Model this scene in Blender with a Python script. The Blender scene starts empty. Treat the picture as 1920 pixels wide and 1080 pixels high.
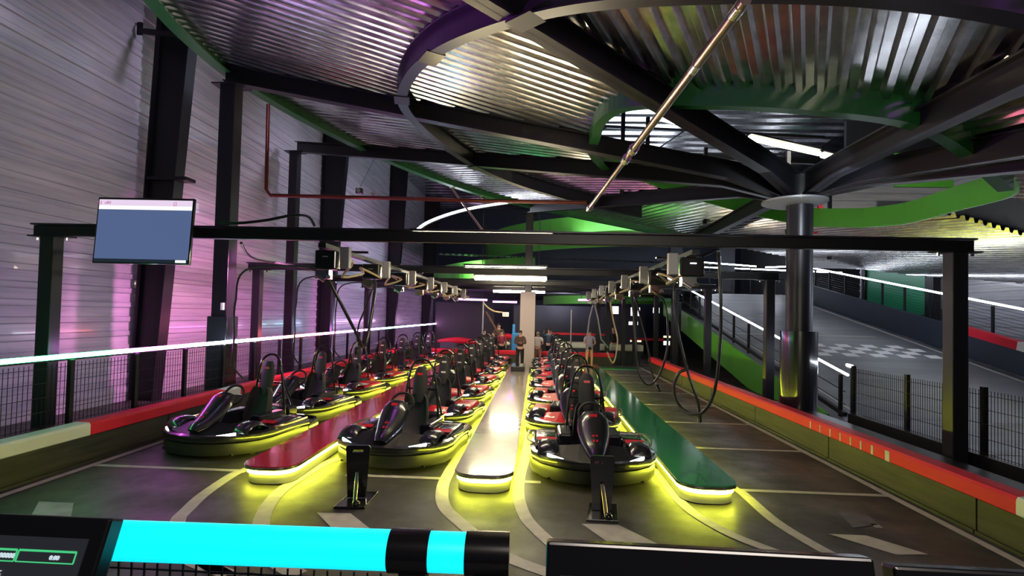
import bpy, math, random
from math import sin, cos, pi, radians, sqrt, atan2
from mathutils import Vector, Matrix, Euler

random.seed(7)
SC = bpy.context.scene
COL = SC.collection

# ------------------------------------------------------------------ camera
cam_d = bpy.data.cameras.new('camera')
cam = bpy.data.objects.new('camera', cam_d); COL.objects.link(cam)
cam.matrix_world = (Matrix.Translation((0, 0, 2.3)) @ Matrix.Rotation(math.atan(0.048), 4, 'Z')
                    @ Matrix.Rotation(pi/2 + 0.028, 4, 'X') @ Matrix.Rotation(0.0237, 4, 'Z'))
cam_d.sensor_width = 36.0
cam_d.lens = 36.0 * 1000.0 / 1920.0
cam_d.shift_y = 21.0 / 1920.0
cam_d.clip_start = 0.05
cam_d.clip_end = 300
SC.camera = cam

# ------------------------------------------------------------------ exposure, world
SC.view_settings.view_transform = 'Standard'
SC.view_settings.look = 'None'
SC.view_settings.exposure = 0.0
SC.view_settings.gamma = 1.0
SC.view_settings.use_curve_mapping = False
SC.cycles.use_denoising = True
SC.cycles.max_bounces = 6
SC.cycles.sample_clamp_indirect = 6.0
W = bpy.data.worlds.new('world'); SC.world = W; W.use_nodes = True
W.node_tree.nodes['Background'].inputs[0].default_value = (0.35, 0.42, 0.7, 1)
W.node_tree.nodes['Background'].inputs[1].default_value = 0.03

# ------------------------------------------------------------------ added lights that fill in the hall, without fixtures
def area(name, loc, target, size, power, col, sy=None):
    d = bpy.data.lights.new(name, 'AREA'); d.energy = power; d.color = col
    d.size = size
    if sy: d.shape = 'RECTANGLE'; d.size_y = sy
    o = bpy.data.objects.new(name, d); COL.objects.link(o); o.location = loc
    o.rotation_euler = (Vector(target) - Vector(loc)).to_track_quat('-Z', 'Y').to_euler()
    return o
def spot(name, loc, target, power, col, angle=60, blend=.6, r=.06):
    d = bpy.data.lights.new(name, 'SPOT'); d.energy = power; d.color = col
    d.spot_size = radians(angle); d.spot_blend = blend; d.shadow_soft_size = r
    o = bpy.data.objects.new(name, d); COL.objects.link(o); o.location = loc
    o.rotation_euler = (Vector(target) - Vector(loc)).to_track_quat('-Z', 'Y').to_euler()
    return o
# added fill lights above the deck, brightening the high roof and the upper level
area('upper_roof_fill', (5, 27, 8.6), (5, 28, 12.2), 6, 900, (.75, .82, 1.0), 10)
spot('upper_level_fill', (10, 14, 9.5), (12, 21, 6.5), 900, (1.0, .95, .8), 100)
# spots added over the deck edge to brighten the left wall, no fixtures there
for k, y in enumerate((5.5, 12.0, 19.0, 27.0)):
    spot('wall_wash_fill', (-6.3, y, 9.4), (-9.8, y+1.5, 5.0), 110 if k < 1 else 230, (.50, .56, 1.0) if k < 1 else (.80, .66, .92), 130, .8, .15)
spot('back_wall_fill', (-3, 30, 4.6), (-9.6, 33, 6.0), 900, (.8, .84, 1.0), 120, .8, .15)  # added spot brightening the far left wall
# out-of-view fill added behind the camera for the near floor and barriers
area('front_fill', (1.0, -1.2, 4.2), (0.5, 6, 0), 1.6, 130, (1.0, .88, .78), 1.0)
spot('near_deck_fill', (2.2, .8, 2.7), (3.6, 6.5, 5.4), 320, (1.0, .93, .66), 110, .8, .1)  # added uplight for the underside of the near deck
spot('magenta_deck_fill', (-5.6, 6.5, 3.5), (-1.6, 6.8, 6.6), 1500, (.72, .06, 1.0), 75)  # invented spot that tints the deck underside magenta
spot('violet_deck_fill', (-6.2, 9.5, 2.6), (-5.0, 9.0, 7.2), 300, (.62, .35, 1.0), 110)  # unseen violet spot added to tint the left part of the deck
spot('warm_deck_fill', (-2.0, 11.4, 3.8), (1.0, 9.0, 6.0), 300, (1.0, .84, .42), 110)  # added below the deck sheets to brighten them in a warm tone
spot('deck_fill_far', (0, 15.5, 3.8), (3.0, 18.0, 6.0), 70, (.9, .9, 1.0), 120)  # extra fill added for the deck behind the opening
spot('pink_wall_fill', (-5.4, 12.0, 3.4), (-9.3, 14.0, 1.8), 1250, (1.0, .28, .68), 100)  # added to turn the lower left wall pinker
spot('pink_wall_fill_far', (-4.5, 22.0, 3.2), (-9.3, 28.0, 1.5), 1300, (1.0, .25, .75), 100)  # same added pink fill, farther along the wall
spot('back_people_fill', (-1.2, 19.4, 3.25), (-.4, 27.5, .9), 420, (1.0, .85, .72), 75, .8, .08)  # front fill added so the people at the back show
spot('back_ceiling_fill', (1.5, 30.5, 3.0), (1.0, 34, 6.0), 350, (.85, .8, 1.0), 150, .8, .1)  # put in to light up the far ceiling sheets
spot('ramp_fill', (16.4, 16.5, 4.0), (10.5, 19.0, 1.0), 950, (.72, .8, 1.0), 130, .8, .1)  # added spot brightening the ramp surface
spot('ramp_fill_near', (16.0, 10.5, 3.6), (10.5, 10.0, 0), 520, (.72, .8, 1.0), 130, .8, .1)  # added fill over the flat track before the ramp
spot('right_deck_fill', (12.5, 16.0, 1.9), (12.5, 20.0, 4.8), 300, (.78, .85, 1.0), 130, .8, .1)  # added uplight for the deck underside on the right
spot('opening_curb_fill', (5.0, 9.3, 4.6), (8.0, 16.5, 5.6), 210, (.86, .95, 1.0), 110, .8, .1)  # made-up spot under the deck, brightening the far green curb

# ------------------------------------------------------------------ materials
MATS = {}
def mat(name, col=(.5,.5,.5), metal=0., rough=.5, emit=None, es=0., coat=0., bump=None, noise=None, spec=None, trans=0.):
    if name in MATS: return MATS[name]
    m = bpy.data.materials.new(name); m.use_nodes = True; nt = m.node_tree
    b = nt.nodes['Principled BSDF']
    b.inputs['Base Color'].default_value = (*col, 1); b.inputs['Metallic'].default_value = metal
    b.inputs['Roughness'].default_value = rough
    if coat: b.inputs['Coat Weight'].default_value = coat; b.inputs['Coat Roughness'].default_value = .08
    if spec is not None: b.inputs['Specular IOR Level'].default_value = spec
    if trans: b.inputs['Transmission Weight'].default_value = trans
    if emit: b.inputs['Emission Color'].default_value = (*emit, 1); b.inputs['Emission Strength'].default_value = es
    if noise or bump:
        tc = nt.nodes.new('ShaderNodeTexCoord'); n = nt.nodes.new('ShaderNodeTexNoise')
        sc, det = (noise or bump)[0], 4
        n.inputs['Scale'].default_value = sc; n.inputs['Detail'].default_value = det
        nt.links.new(tc.outputs['Object'], n.inputs['Vector'])
        if noise:   # (scale, second colour, contrast)
            r = nt.nodes.new('ShaderNodeValToRGB')
            r.color_ramp.elements[0].position = .35; r.color_ramp.elements[1].position = .65
            r.color_ramp.elements[0].color = (*col, 1); r.color_ramp.elements[1].color = (*noise[1], 1)
            nt.links.new(n.outputs['Fac'], r.inputs[0]); nt.links.new(r.outputs[0], b.inputs['Base Color'])
        if bump:
            bp = nt.nodes.new('ShaderNodeBump'); bp.inputs['Strength'].default_value = bump[1]; bp.inputs['Distance'].default_value = .02
            nt.links.new(n.outputs['Fac'], bp.inputs['Height']); nt.links.new(bp.outputs[0], b.inputs['Normal'])
    MATS[name] = m; return m

mat('black_steel', (.007,.007,.010), .3, .42)
mat('beam_steel', (.016,.015,.022), .35, .36)
mat('black_plastic', (.010,.010,.012), 0, .22, coat=.5)
mat('kart_gloss', (.010,.010,.016), 0, .25, coat=.6)
mat('skirt_grey', (.026,.026,.024), 0, .35)
mat('kart_red', (.62,.015,.03), 0, .32, spec=.3)
mat('kart_white', (.75,.72,.68), 0, .3)
mat('rubber', (.012,.012,.012), 0, .7)
mat('fabric_black', (.02,.02,.022), 0, .6)
mat('chrome', (.75,.72,.7), 1, .18)
mat('rim_metal', (.5,.45,.3), 1, .3)
mat('galvanised_box', (.30,.30,.32), .5, .5)
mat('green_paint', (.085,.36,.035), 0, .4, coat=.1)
mat('green_teal', (.02,.2,.10), 0, .3)
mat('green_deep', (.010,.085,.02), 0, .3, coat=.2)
mat('kart_matte', (.010,.010,.012), 0, .42, spec=.25)
mat('pole_metal', (.30,.23,.22), 1, .3)
mat('green_dark', (.02,.15,.035), 0, .35)
mat('barrier_red', (.62,.018,.04), 0, .5, spec=.2)
mat('barrier_white', (.62,.66,.6), 0, .35, coat=.2)
mat('top_red', (.70,.02,.06), 0, .16, coat=.8)
mat('top_green', (.03,.30,.11), 0, .16, coat=.8)
mat('top_grey', (.27,.23,.17), 0, .22, coat=.6, noise=(2.2,(.36,.31,.24)))
mat('platform_side', (.32,.32,.28), 0, .3)
mat('trim_metal', (.5,.5,.48), 1, .25)
mat('led_yellow', (.9,1,.3), emit=(.95,1.0,.06), es=48.)
mat('led_white', (1,1,1), emit=(.82,.88,1.0), es=22.)
mat('tube_warm', (1,1,1), emit=(1.0,.86,.55), es=75.)
mat('tube_cool', (1,1,1), emit=(1.0,.97,.70), es=9.)
mat('tube_magenta', (1,1,1), emit=(1.0,.25,1.0), es=12.)
mat('headlight', (1,1,1), emit=(.95,1.,1.), es=14.)
mat('cyan_glow', (.0,.6,.8), 0, .3, emit=(.005,.86,1.0), es=1.02)
mat('line_white', (.52,.49,.44), 0, .55, noise=(7,(.42,.40,.36)))
mat('line_bright', (.85,.85,.85), 0, .5)
mat('line_white_old', (.42,.42,.44), 0, .6, noise=(5,(.3,.3,.32)))
mat('mark_faint', (.12,.12,.14), 0, .5, noise=(4,(.06,.06,.07)))
mat('concrete', (.42,.36,.33), 0, .8)
mat('skin', (.5,.28,.2), 0, .6)
mat('pipe_red', (.16,.035,.025), .5, .3)
mat('pipe_copper', (.42,.3,.27), 1, .3)
mat('cable_black', (.008,.008,.009), 0, .35, spec=.6)
mat('cable_yellow', (.45,.36,.22), 0, .5)
mat('navy', (.018,.026,.05), 0, .5)
mat('dark_panel', (.035,.037,.045), 0, .6)
mat('blue_plastic', (.02,.25,.6), 0, .35)
mat('screen_black', (.004,.004,.005), 0, .2)

def floor_material():
    m = bpy.data.materials.new('asphalt'); m.use_nodes = True; nt = m.node_tree; b = nt.nodes['Principled BSDF']
    tc = nt.nodes.new('ShaderNodeTexCoord')
    n1 = nt.nodes.new('ShaderNodeTexNoise'); n1.inputs['Scale'].default_value = .9; n1.inputs['Detail'].default_value = 6; n1.inputs['Roughness'].default_value = .62
    n2 = nt.nodes.new('ShaderNodeTexNoise'); n2.inputs['Scale'].default_value = 55; n2.inputs['Detail'].default_value = 3
    for n in (n1, n2): nt.links.new(tc.outputs['Object'], n.inputs['Vector'])
    r = nt.nodes.new('ShaderNodeValToRGB'); e = r.color_ramp.elements
    e[0].position = .36; e[0].color = (.028,.027,.027,1); e[1].position = .66; e[1].color = (.075,.068,.062,1)
    nt.links.new(n1.outputs['Fac'], r.inputs[0]); nt.links.new(r.outputs[0], b.inputs['Base Color'])
    mr = nt.nodes.new('ShaderNodeMapRange'); mr.inputs[1].default_value = .35; mr.inputs[2].default_value = .65
    mr.inputs[3].default_value = .62; mr.inputs[4].default_value = .36
    nt.links.new(n1.outputs['Fac'], mr.inputs[0]); nt.links.new(mr.outputs[0], b.inputs['Roughness'])
    bp = nt.nodes.new('ShaderNodeBump'); bp.inputs['Strength'].default_value = .25; bp.inputs['Distance'].default_value = .004
    nt.links.new(n2.outputs['Fac'], bp.inputs['Height']); nt.links.new(bp.outputs[0], b.inputs['Normal'])
    MATS['asphalt'] = m
floor_material()

def streak_material(name, c0, c1, scale, rough, metal=0., axis=(0,1,0), emit=None):
    # horizontally streaked: long stretched noise along one axis
    m = bpy.data.materials.new(name); m.use_nodes = True; nt = m.node_tree; b = nt.nodes['Principled BSDF']
    tc = nt.nodes.new('ShaderNodeTexCoord'); mp = nt.nodes.new('ShaderNodeMapping')
    mp.inputs['Scale'].default_value = tuple((.06 if a else 1.) * scale for a in axis)
    n = nt.nodes.new('ShaderNodeTexNoise'); n.inputs['Scale'].default_value = 1; n.inputs['Detail'].default_value = 5; n.inputs['Roughness'].default_value = .65
    nt.links.new(tc.outputs['Object'], mp.inputs[0]); nt.links.new(mp.outputs[0], n.inputs['Vector'])
    r = nt.nodes.new('ShaderNodeValToRGB'); e = r.color_ramp.elements
    e[0].position = .35; e[0].color = (*c0, 1); e[1].position = .65; e[1].color = (*c1, 1)
    nt.links.new(n.outputs['Fac'], r.inputs[0]); nt.links.new(r.outputs[0], b.inputs['Base Color'])
    b.inputs['Roughness'].default_value = rough; b.inputs['Metallic'].default_value = metal
    MATS[name] = m
streak_material('wall_panel', (.36,.37,.43), (.52,.52,.57), 6, .24)
streak_material('barrier_plank', (.008,.009,.007), (.040,.038,.026), 14, .55)
streak_material('track_grey', (.10,.105,.12), (.17,.175,.2), 1.6, .38, axis=(1,0,0))
streak_material('galvanised', (.50,.50,.51), (.78,.78,.79), 3, .21, 1., axis=(0,0,0))

def rgb_led_material():
    m = bpy.data.materials.new('rgb_led'); m.use_nodes = True; nt = m.node_tree; b = nt.nodes['Principled BSDF']
    tc = nt.nodes.new('ShaderNodeTexCoord'); sp = nt.nodes.new('ShaderNodeSeparateXYZ')
    mr = nt.nodes.new('ShaderNodeMapRange'); mr.inputs[1].default_value = 5; mr.inputs[2].default_value = 45
    r = nt.nodes.new('ShaderNodeValToRGB'); cr = r.color_ramp
    # colour of the tube against its distance along the hall (metres)
    stops = [(5,(.02,.4,.10)),(8.3,(.03,.7,.18)),(8.8,(.9,.1,1)),(10.2,(.9,.12,1)),(10.5,(.75,.85,1)),(12.6,(.75,.9,1)),(13.3,(1,.35,.75)),(14.6,(1,.12,.08)),(16.5,(1,.2,.3)),(18,(1,.25,1)),(22,(.8,.25,1)),(24,(.1,.9,.8)),(29,(.5,.6,1)),(36,(1,.4,.9)),(45,(.9,.6,1))]
    while len(cr.elements) > 1: cr.elements.remove(cr.elements[0])
    for i, (y, c) in enumerate(stops):
        p = (y-5)/40.
        el = cr.elements[0] if i == 0 else cr.elements.new(p)
        el.position = p; el.color = (*c, 1)
    nt.links.new(tc.outputs['Object'], sp.inputs[0]); nt.links.new(sp.outputs['Y'], mr.inputs[0])
    nt.links.new(mr.outputs[0], r.inputs[0]); nt.links.new(r.outputs[0], b.inputs['Emission Color'])
    b.inputs['Emission Strength'].default_value = 40
    MATS['rgb_led'] = m
rgb_led_material()

# ------------------------------------------------------------------ mesh helpers
class MB:
    def __init__(s): s.v = []; s.f = []; s.mi = []; s.cur = 0
    def add(s, vs, fs):
        o = len(s.v); s.v += [tuple(v) for v in vs]
        for f in fs: s.f.append(tuple(i+o for i in f)); s.mi.append(s.cur)
        return s
    def box(s, c, d, rz=0., rot=None):
        M = rot if rot else Matrix.Rotation(rz, 3, 'Z')
        vs = []
        for x in (-1,1):
            for y in (-1,1):
                for z in (-1,1):
                    vs.append(Vector(c) + M @ Vector((x*d[0]/2, y*d[1]/2, z*d[2]/2)))
        return s.add(vs, [(0,1,3,2),(4,6,7,5),(0,4,5,1),(2,3,7,6),(0,2,6,4),(1,5,7,3)])
    def bar(s, a, b, w, h, up=(0,0,1)):
        a, b = Vector(a), Vector(b); t = (b-a).normalized(); u = Vector(up); sd = t.cross(u)
        if sd.length < 1e-4: sd = t.cross(Vector((1,0,0)))
        sd.normalize(); u = sd.cross(t).normalized(); vs = []
        for p in (a, b):
            for i, j in ((-1,-1),(1,-1),(1,1),(-1,1)): vs.append(p + sd*i*w/2 + u*j*h/2)
        return s.add(vs, [(0,1,2,3),(4,7,6,5),(0,4,5,1),(1,5,6,2),(2,6,7,3),(3,7,4,0)])
    def ibeam(s, a, b, w, h, t=.025):
        a, b = Vector(a), Vector(b); u = Vector((0,0,1))
        s.bar(a + u*(h/2-t/2), b + u*(h/2-t/2), w, t); s.bar(a - u*(h/2-t/2), b - u*(h/2-t/2), w, t)
        s.bar(a, b, t, h-t*2); return s
    def prism(s, poly, z0, z1):
        n = len(poly); vs = [(x,y,z0) for x,y in poly] + [(x,y,z1) for x,y in poly]
        return s.add(vs, [tuple(range(n-1,-1,-1)), tuple(range(n,2*n))] + [(i,(i+1)%n,n+(i+1)%n,n+i) for i in range(n)])
    def tube(s, pts, r, n=8, closed=False, r2=None):
        pts = [Vector(p) for p in pts]; m = len(pts); rings = []; prev = None
        for i, p in enumerate(pts):
            if closed: t = pts[(i+1)%m] - pts[i-1]
            else: t = pts[min(i+1,m-1)] - pts[max(i-1,0)]
            t.normalize()
            if prev is None:
                q = Vector((0,0,1)) if abs(t.z) < .9 else Vector((1,0,0)); a = t.cross(q).normalized()
            else:
                a = prev - t*prev.dot(t); a = a.normalized() if a.length > 1e-5 else t.orthogonal().normalized()
            prev = a; b = t.cross(a)
            rr = r if not hasattr(r, '__len__') else r[i]
            rings.append([p + a*cos(2*pi*k/n)*rr + b*sin(2*pi*k/n)*rr*(r2 or 1) for k in range(n)])
        return s.rings(rings, closed)
    def rings(s, rings, closed=False, caps=True):
        n = len(rings[0]); vs = [v for r in rings for v in r]; fs = []; m = len(rings)
        for i in range(m if closed else m-1):
            j = (i+1) % m
            for k in range(n): fs.append((i*n+k, i*n+(k+1)%n, j*n+(k+1)%n, j*n+k))
        if not closed and caps: fs += [tuple(range(n-1,-1,-1)), tuple(range((m-1)*n, m*n))]
        return s.add(vs, fs)
    def cyl(s, a, b, r, n=12, r2=None):
        a, b = Vector(a), Vector(b); t = (b-a).normalized(); p = t.orthogonal().normalized(); q = t.cross(p)
        r2 = r if r2 is None else r2
        return s.rings([[a + p*cos(2*pi*k/n)*r + q*sin(2*pi*k/n)*r for k in range(n)], [b + p*cos(2*pi*k/n)*r2 + q*sin(2*pi*k/n)*r2 for k in range(n)]])
    def ball(s, c, r, nu=10, nv=6):
        r = r if hasattr(r,'__len__') else (r,r,r)
        rg = []
        for i in range(1, nv):
            a = -pi/2 + pi*i/nv
            rg.append([(c[0]+r[0]*cos(a)*cos(2*pi*k/nu), c[1]+r[1]*cos(a)*sin(2*pi*k/nu), c[2]+r[2]*sin(a)) for k in range(nu)])
        return s.rings(rg)
    def quad(s, a, b, c, d): return s.add([a,b,c,d], [(0,1,2,3)])
    def sweep(s, path, sec, closed=False):
        # path in xy; sec: list of (outward offset, z)
        m = len(path); rings = []
        for i in range(m):
            a = Vector(path[i-1] if (i or closed) else path[0]); b = Vector(path[(i+1) % m] if (i < m-1 or closed) else path[-1])
            t = (b-a).normalized(); nx, ny = t.y, -t.x
            rings.append([(path[i][0]+nx*o, path[i][1]+ny*o, z) for o, z in sec])
        return s.rings(rings, closed)
    def build(s, name, m, parent=None, smooth=False, bevel=0., loc=None):
        me = bpy.data.meshes.new(name); me.from_pydata(s.v, [], s.f)
        ms = m if isinstance(m, (list,tuple)) else [m]
        for x in ms: me.materials.append(MATS[x])
        if len(ms) > 1: me.polygons.foreach_set('material_index', s.mi)
        o = bpy.data.objects.new(name, me); COL.objects.link(o)
        import bmesh
        bm = bmesh.new(); bm.from_mesh(me); bmesh.ops.recalc_face_normals(bm, faces=bm.faces); bm.to_mesh(me); bm.free()
        if smooth:
            me.polygons.foreach_set('use_smooth', [True]*len(me.polygons))
            try: me.set_sharp_from_angle(angle=radians(45))
            except Exception: pass
        if bevel:
            b = o.modifiers.new('bevel', 'BEVEL'); b.width = bevel; b.segments = 2; b.limit_method = 'ANGLE'
        if parent: o.parent = parent
        if loc: o.location = loc
        return o
def tag(o, label, cat=None, group=None, kind=None):
    if label: o['label'] = label
    if cat: o['category'] = cat
    if group: o['group'] = group
    if kind: o['kind'] = kind
    return o
def empty(name, loc=(0,0,0), rz=0, label=None, cat=None, group=None, kind=None):
    o = bpy.data.objects.new(name, None); COL.objects.link(o); o.location = loc; o.rotation_euler = (0,0,rz)
    o.empty_display_size = .2
    return tag(o, label, cat, group, kind)
def struct(o): o['kind'] = 'structure'; return o
def copy_tree(o, parent=None):
    c = o.copy(); COL.objects.link(c)
    if parent: c.parent = parent
    for ch in list(o.children): copy_tree(ch, c)
    return c
def strip(pts, w, z=.004):
    # flat painted line of width w along xy points
    m = MB(); n = len(pts); L = []; R_ = []
    for i in range(n):
        a = Vector(pts[max(i-1,0)][:2]); b = Vector(pts[min(i+1,n-1)][:2]); t = (b-a).normalized()
        L.append((pts[i][0]-t.y*w/2, pts[i][1]+t.x*w/2, z)); R_.append((pts[i][0]+t.y*w/2, pts[i][1]-t.x*w/2, z))
    for i in range(n-1): m.quad(R_[i], R_[i+1], L[i+1], L[i])
    return m
def smooth_pts(p, k=6):
    # Catmull-Rom through the points
    p = [Vector(q) for q in p]; out = []
    for i in range(len(p)-1):
        a, b, c, d = p[max(i-1,0)], p[i], p[i+1], p[min(i+2,len(p)-1)]
        for j in range(k):
            t = j/k
            out.append(.5*((2*b)+(-a+c)*t+(2*a-5*b+4*c-d)*t*t+(-a+3*b-3*c+d)*t**3))
    out.append(p[-1]); return out

# ================================================================== THE SETTING
floor = struct(MB().box((6, 24, -.05), (44, 64, .1)).build('floor', 'asphalt'))
def mark(name, mb, m='line_white'):
    o = mb.build(name, m, floor); o['kind'] = 'structure'; return o
NEAR = 7.40
# long edge lines and bay lines
mark('edge_line', strip([(-6.30, 2.5), (-6.30, 24.6)], .11))
mark('edge_line', strip([(4.74, 2.5), (4.74, 24.6)], .11))
mark('cross_line', strip([(-6.25, NEAR), (-4.05, NEAR)], .10, .0045))
mark('cross_line', strip([(-2.62, NEAR), (-1.28, NEAR)], .10, .0045))
mark('cross_line', strip([(-.22, NEAR), (.1, NEAR)], .10, .0045))
mark('cross_line', strip([(2.72, NEAR), (4.70, NEAR)], .10, .0045))
for k in range(1, 8):
    mark('bay_line', strip([(2.78, NEAR+2.3*k), (4.70, NEAR+2.3*k)], .09, .0045))
    mark('bay_line', strip([(-6.25, NEAR+2.3*k), (-4.05, NEAR+2.3*k)], .09, .0045))
def lane(pts, w=.15, z=.005): mark('lane_line', strip(smooth_pts([(p[0],p[1],0) for p in pts]), w, z))
lane([(-4.10, 9.5), (-4.08, 7.6), (-4.13, 7.22, 0.0), (-4.04, 6.46, 0.0), (-3.91, 5.94, 0.0), (-3.77, 5.56, 0.0), (-3.24, 4.86, 0.0), (-2.6, 4.54, 0.0)])
lane([(-2.72, 24), (-2.74, 12), (-2.74, 9.0), (-3.11, 7.94, 0.0), (-3.19, 6.99, 0.0), (-3.14, 6.38, 0.0), (-2.91, 5.66, 0.0), (-2.47, 4.94, 0.0), (-2.01, 4.59, 0.0)], .17)
lane([(-1.22, 24.3), (-1.22, 12), (-1.21, 9.0), (-1.22, 7.7), (-1.19, 7.01, 0.0), (-1.05, 6.35, 0.0), (-0.75, 5.82, 0.0), (-0.29, 5.16, 0.0), (0.16, 4.83, 0.0)], .16)
lane([(-.08, 24.3), (-.11, 12), (-.13, 9.0), (-.19, 7.7), (-0.19, 6.92, 0.0), (-0.1, 6.2, 0.0), (0.08, 5.69, 0.0), (0.37, 5.11, 0.0)], .15)
lane([(1.68, 24.3), (1.68, 12), (1.68, 8.6), (1.84, 8.11, 0.0), (1.85, 6.77, 0.0), (2.05, 6.02, 0.0), (2.37, 5.54, 0.0), (2.77, 5.14, 0.0)], .14)
lane([(2.70, 23.2), (2.70, 12), (2.70, 8.0), (2.77, 7.27, 0.0), (2.77, 6.35, 0.0), (2.9, 5.66, 0.0), (3.04, 5.27, 0.0)], .14)
mark('bay_line', strip([(2.7, 23.3), (4.7, 23.3)], .1, .0045))
def poly_mark(name, pts, m='line_white', z=.005):
    mark(name, MB().add([(p[0], p[1], z) for p in pts], [tuple(range(len(pts)))]), m)
poly_mark('arrow_block', [(-2.44, 5.99, 0.0), (-2.06, 6.01, 0.0), (-1.51, 5.39, 0.0), (-1.92, 5.35, 0.0)])
poly_mark('arrow_block', [(0.54, 5.99, 0.0), (0.95, 6.0, 0.0), (1.3, 5.51, 0.0), (0.81, 5.46, 0.0)])
poly_mark('arrow_block', [(3.2, 6.0, 0.0), (3.6, 6.0, 0.0), (3.95, 5.58, 0.0), (3.61, 5.54, 0.0)])
poly_mark('arrow_block', [(-5.71, 5.97, 0.0), (-5.29, 5.97, 0.0), (-4.91, 5.51, 0.0), (-5.36, 5.51, 0.0)], 'line_white_old')
poly_mark('arrow_block', [(-3.14, 4.78, 0.0), (-2.92, 4.78, 0.0), (-2.51, 4.54, 0.0), (-2.75, 4.52, 0.0)], 'line_white_old')
poly_mark('worn_patch', [(3.68, 6.69, 0.0), (3.94, 6.77, 0.0), (3.99, 6.6, 0.0), (3.94, 6.33, 0.0), (3.58, 6.21, 0.0)], 'mark_faint')
poly_mark('worn_patch', [(3.85, 6.35, 0.0), (3.94, 6.33, 0.0), (3.92, 6.23, 0.0), (3.84, 6.24, 0.0)], 'line_white_old')

# left wall: horizontal ribbed sheets
def ribbed_wall(name, x, y0, y1, z0, z1, side, pitch=.34, m='wall_panel', parent=None):
    mb = MB(); prof = [(0,0),(0,.19),(.035,.215),(.035,.315)]
    z = z0; pr = []
    while z < z1:
        for d, h in prof: pr.append((x + side*d, z+h))
        z += pitch
    n = 6
    for i in range(len(pr)-1):
        (xa, za), (xb, zb) = pr[i], pr[i+1]
        mb.quad((xa, y0, za), (xa, y1, za), (xb, y1, zb), (xb, y0, zb))
    mb.box((x - side*.12, (y0+y1)/2, (z0+z1)/2), (.1, y1-y0, z1-z0))
    return mb.build(name, m, parent)
struct(ribbed_wall('wall_left', -9.85, -1, 50, 0, 12.2, 1))
struct(ribbed_wall('wall_right', 17.6, 2, 30, 0, 8.5, -1))
MATS['wall_panel'].node_tree.nodes['Principled BSDF'].inputs['Coat Weight'].default_value = .2
struct(MB().box((4, 50.2, 6), (30, .3, 13)).build('wall_back', 'navy'))
w = struct(MB().box((19.0, 41, 5), (3, 12, 11)).build('wall_right', 'dark_panel'))

# high roof of the hall over everything, corrugated, seen through the opening of the spiral deck
mb = MB(); y = -2
while y < 50:
    for a, b, za, zb in ((0,.35,0,0),(.35,.5,0,.12),(.5,.85,.12,.12),(.85,1.,.12,0)):
        mb.quad((-10, y+a, 12.2+za), (22, y+a, 12.2+za), (22, y+b, 12.2+zb), (-10, y+b, 12.2+zb))
    y += 1.
mb.box((6, 24, 12.6), (33, 53, .1))
struct(mb.build('ceiling', 'galvanised'))

# ------------------------------------------------------------------ spiral deck overhead
S0, S1, S2 = 5.945, -.1805, .0505
PX, PY, RO = 5.69, 11.9, 13.2
def pz(x, y): return S0 + S1*x + S2*y
HOLE = [(1.12,12.6),(1.05,11.1),(1.05,10.2),(1.25,9.4),(1.7,8.9),(2.42,8.5),(3.15,8.15),(3.85,7.92),(4.6,7.74),(5.2,7.72),(5.85,7.95),(6.5,8.35),(7.4,9.0),(8.3,9.7),(9.1,10.6),(9.34,12.27),(9.59,14.35),(9.31,15.7),(8.39,16.86),(6.97,16.95),(5.35,16.5),(4.3,16.05),(3.35,15.51),(2.47,14.84),(1.6,13.9)]
RIM = [(6.5,24.2),(3.99,23.9),(1.2,23.75),(-1.68,23.1),(-3.59,21.79),(-5.07,19.8),(-5.95,18.0),(-6.75,15.63),(-7.16,13.5),(-7.25,11.68),(-6.98,9.9),(-6.54,8.38),(-5.9,6.6),(-4.9,4.4),(-3.4,1.6),(-1.4,-1.2)]
OUT = RIM + [(2,-3.2),(8,-3),(14,-1),(17.2,3),(17.3,20),(15.5,23),(12.5,24.6),(9.5,24.6)]
RING = [(3.6,18.9),(2.2,18.7),(.69,18.22),(-.92,17.2),(-1.95,15.7),(-2.64,13.5),(-2.91,11.7),(-2.79,10.4),(-2.27,9.0),(-1.71,8.0),(-1.09,7.2),(-.22,6.35),(.55,5.8),(1.4,5.4),(2.4,5.05),(3.3,4.88),(4.3,4.86),(5.6,5.1),(7.0,5.7),(8.4,6.7),(9.6,8.0)]
def in_poly(x, y, P):
    c = False; n = len(P); j = n-1
    for i in range(n):
        if (P[i][1] > y) != (P[j][1] > y) and x < (P[j][0]-P[i][0])*(y-P[i][1])/(P[j][1]-P[i][1])+P[i][0]: c = not c
        j = i
    return c
SECT = [(-14,-65.7),(-65.7,-94.3),(-94.3,-138.5),(-138.5,-179),(-179,-206.6),(-206.6,-242),(-242,-275),(-275,-310,-76),(-310,-345,-76)]   # bays between the radial beams, degrees
deck_parts = []
deck = empty('ceiling', (0,0,0)); struct(deck)
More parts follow.
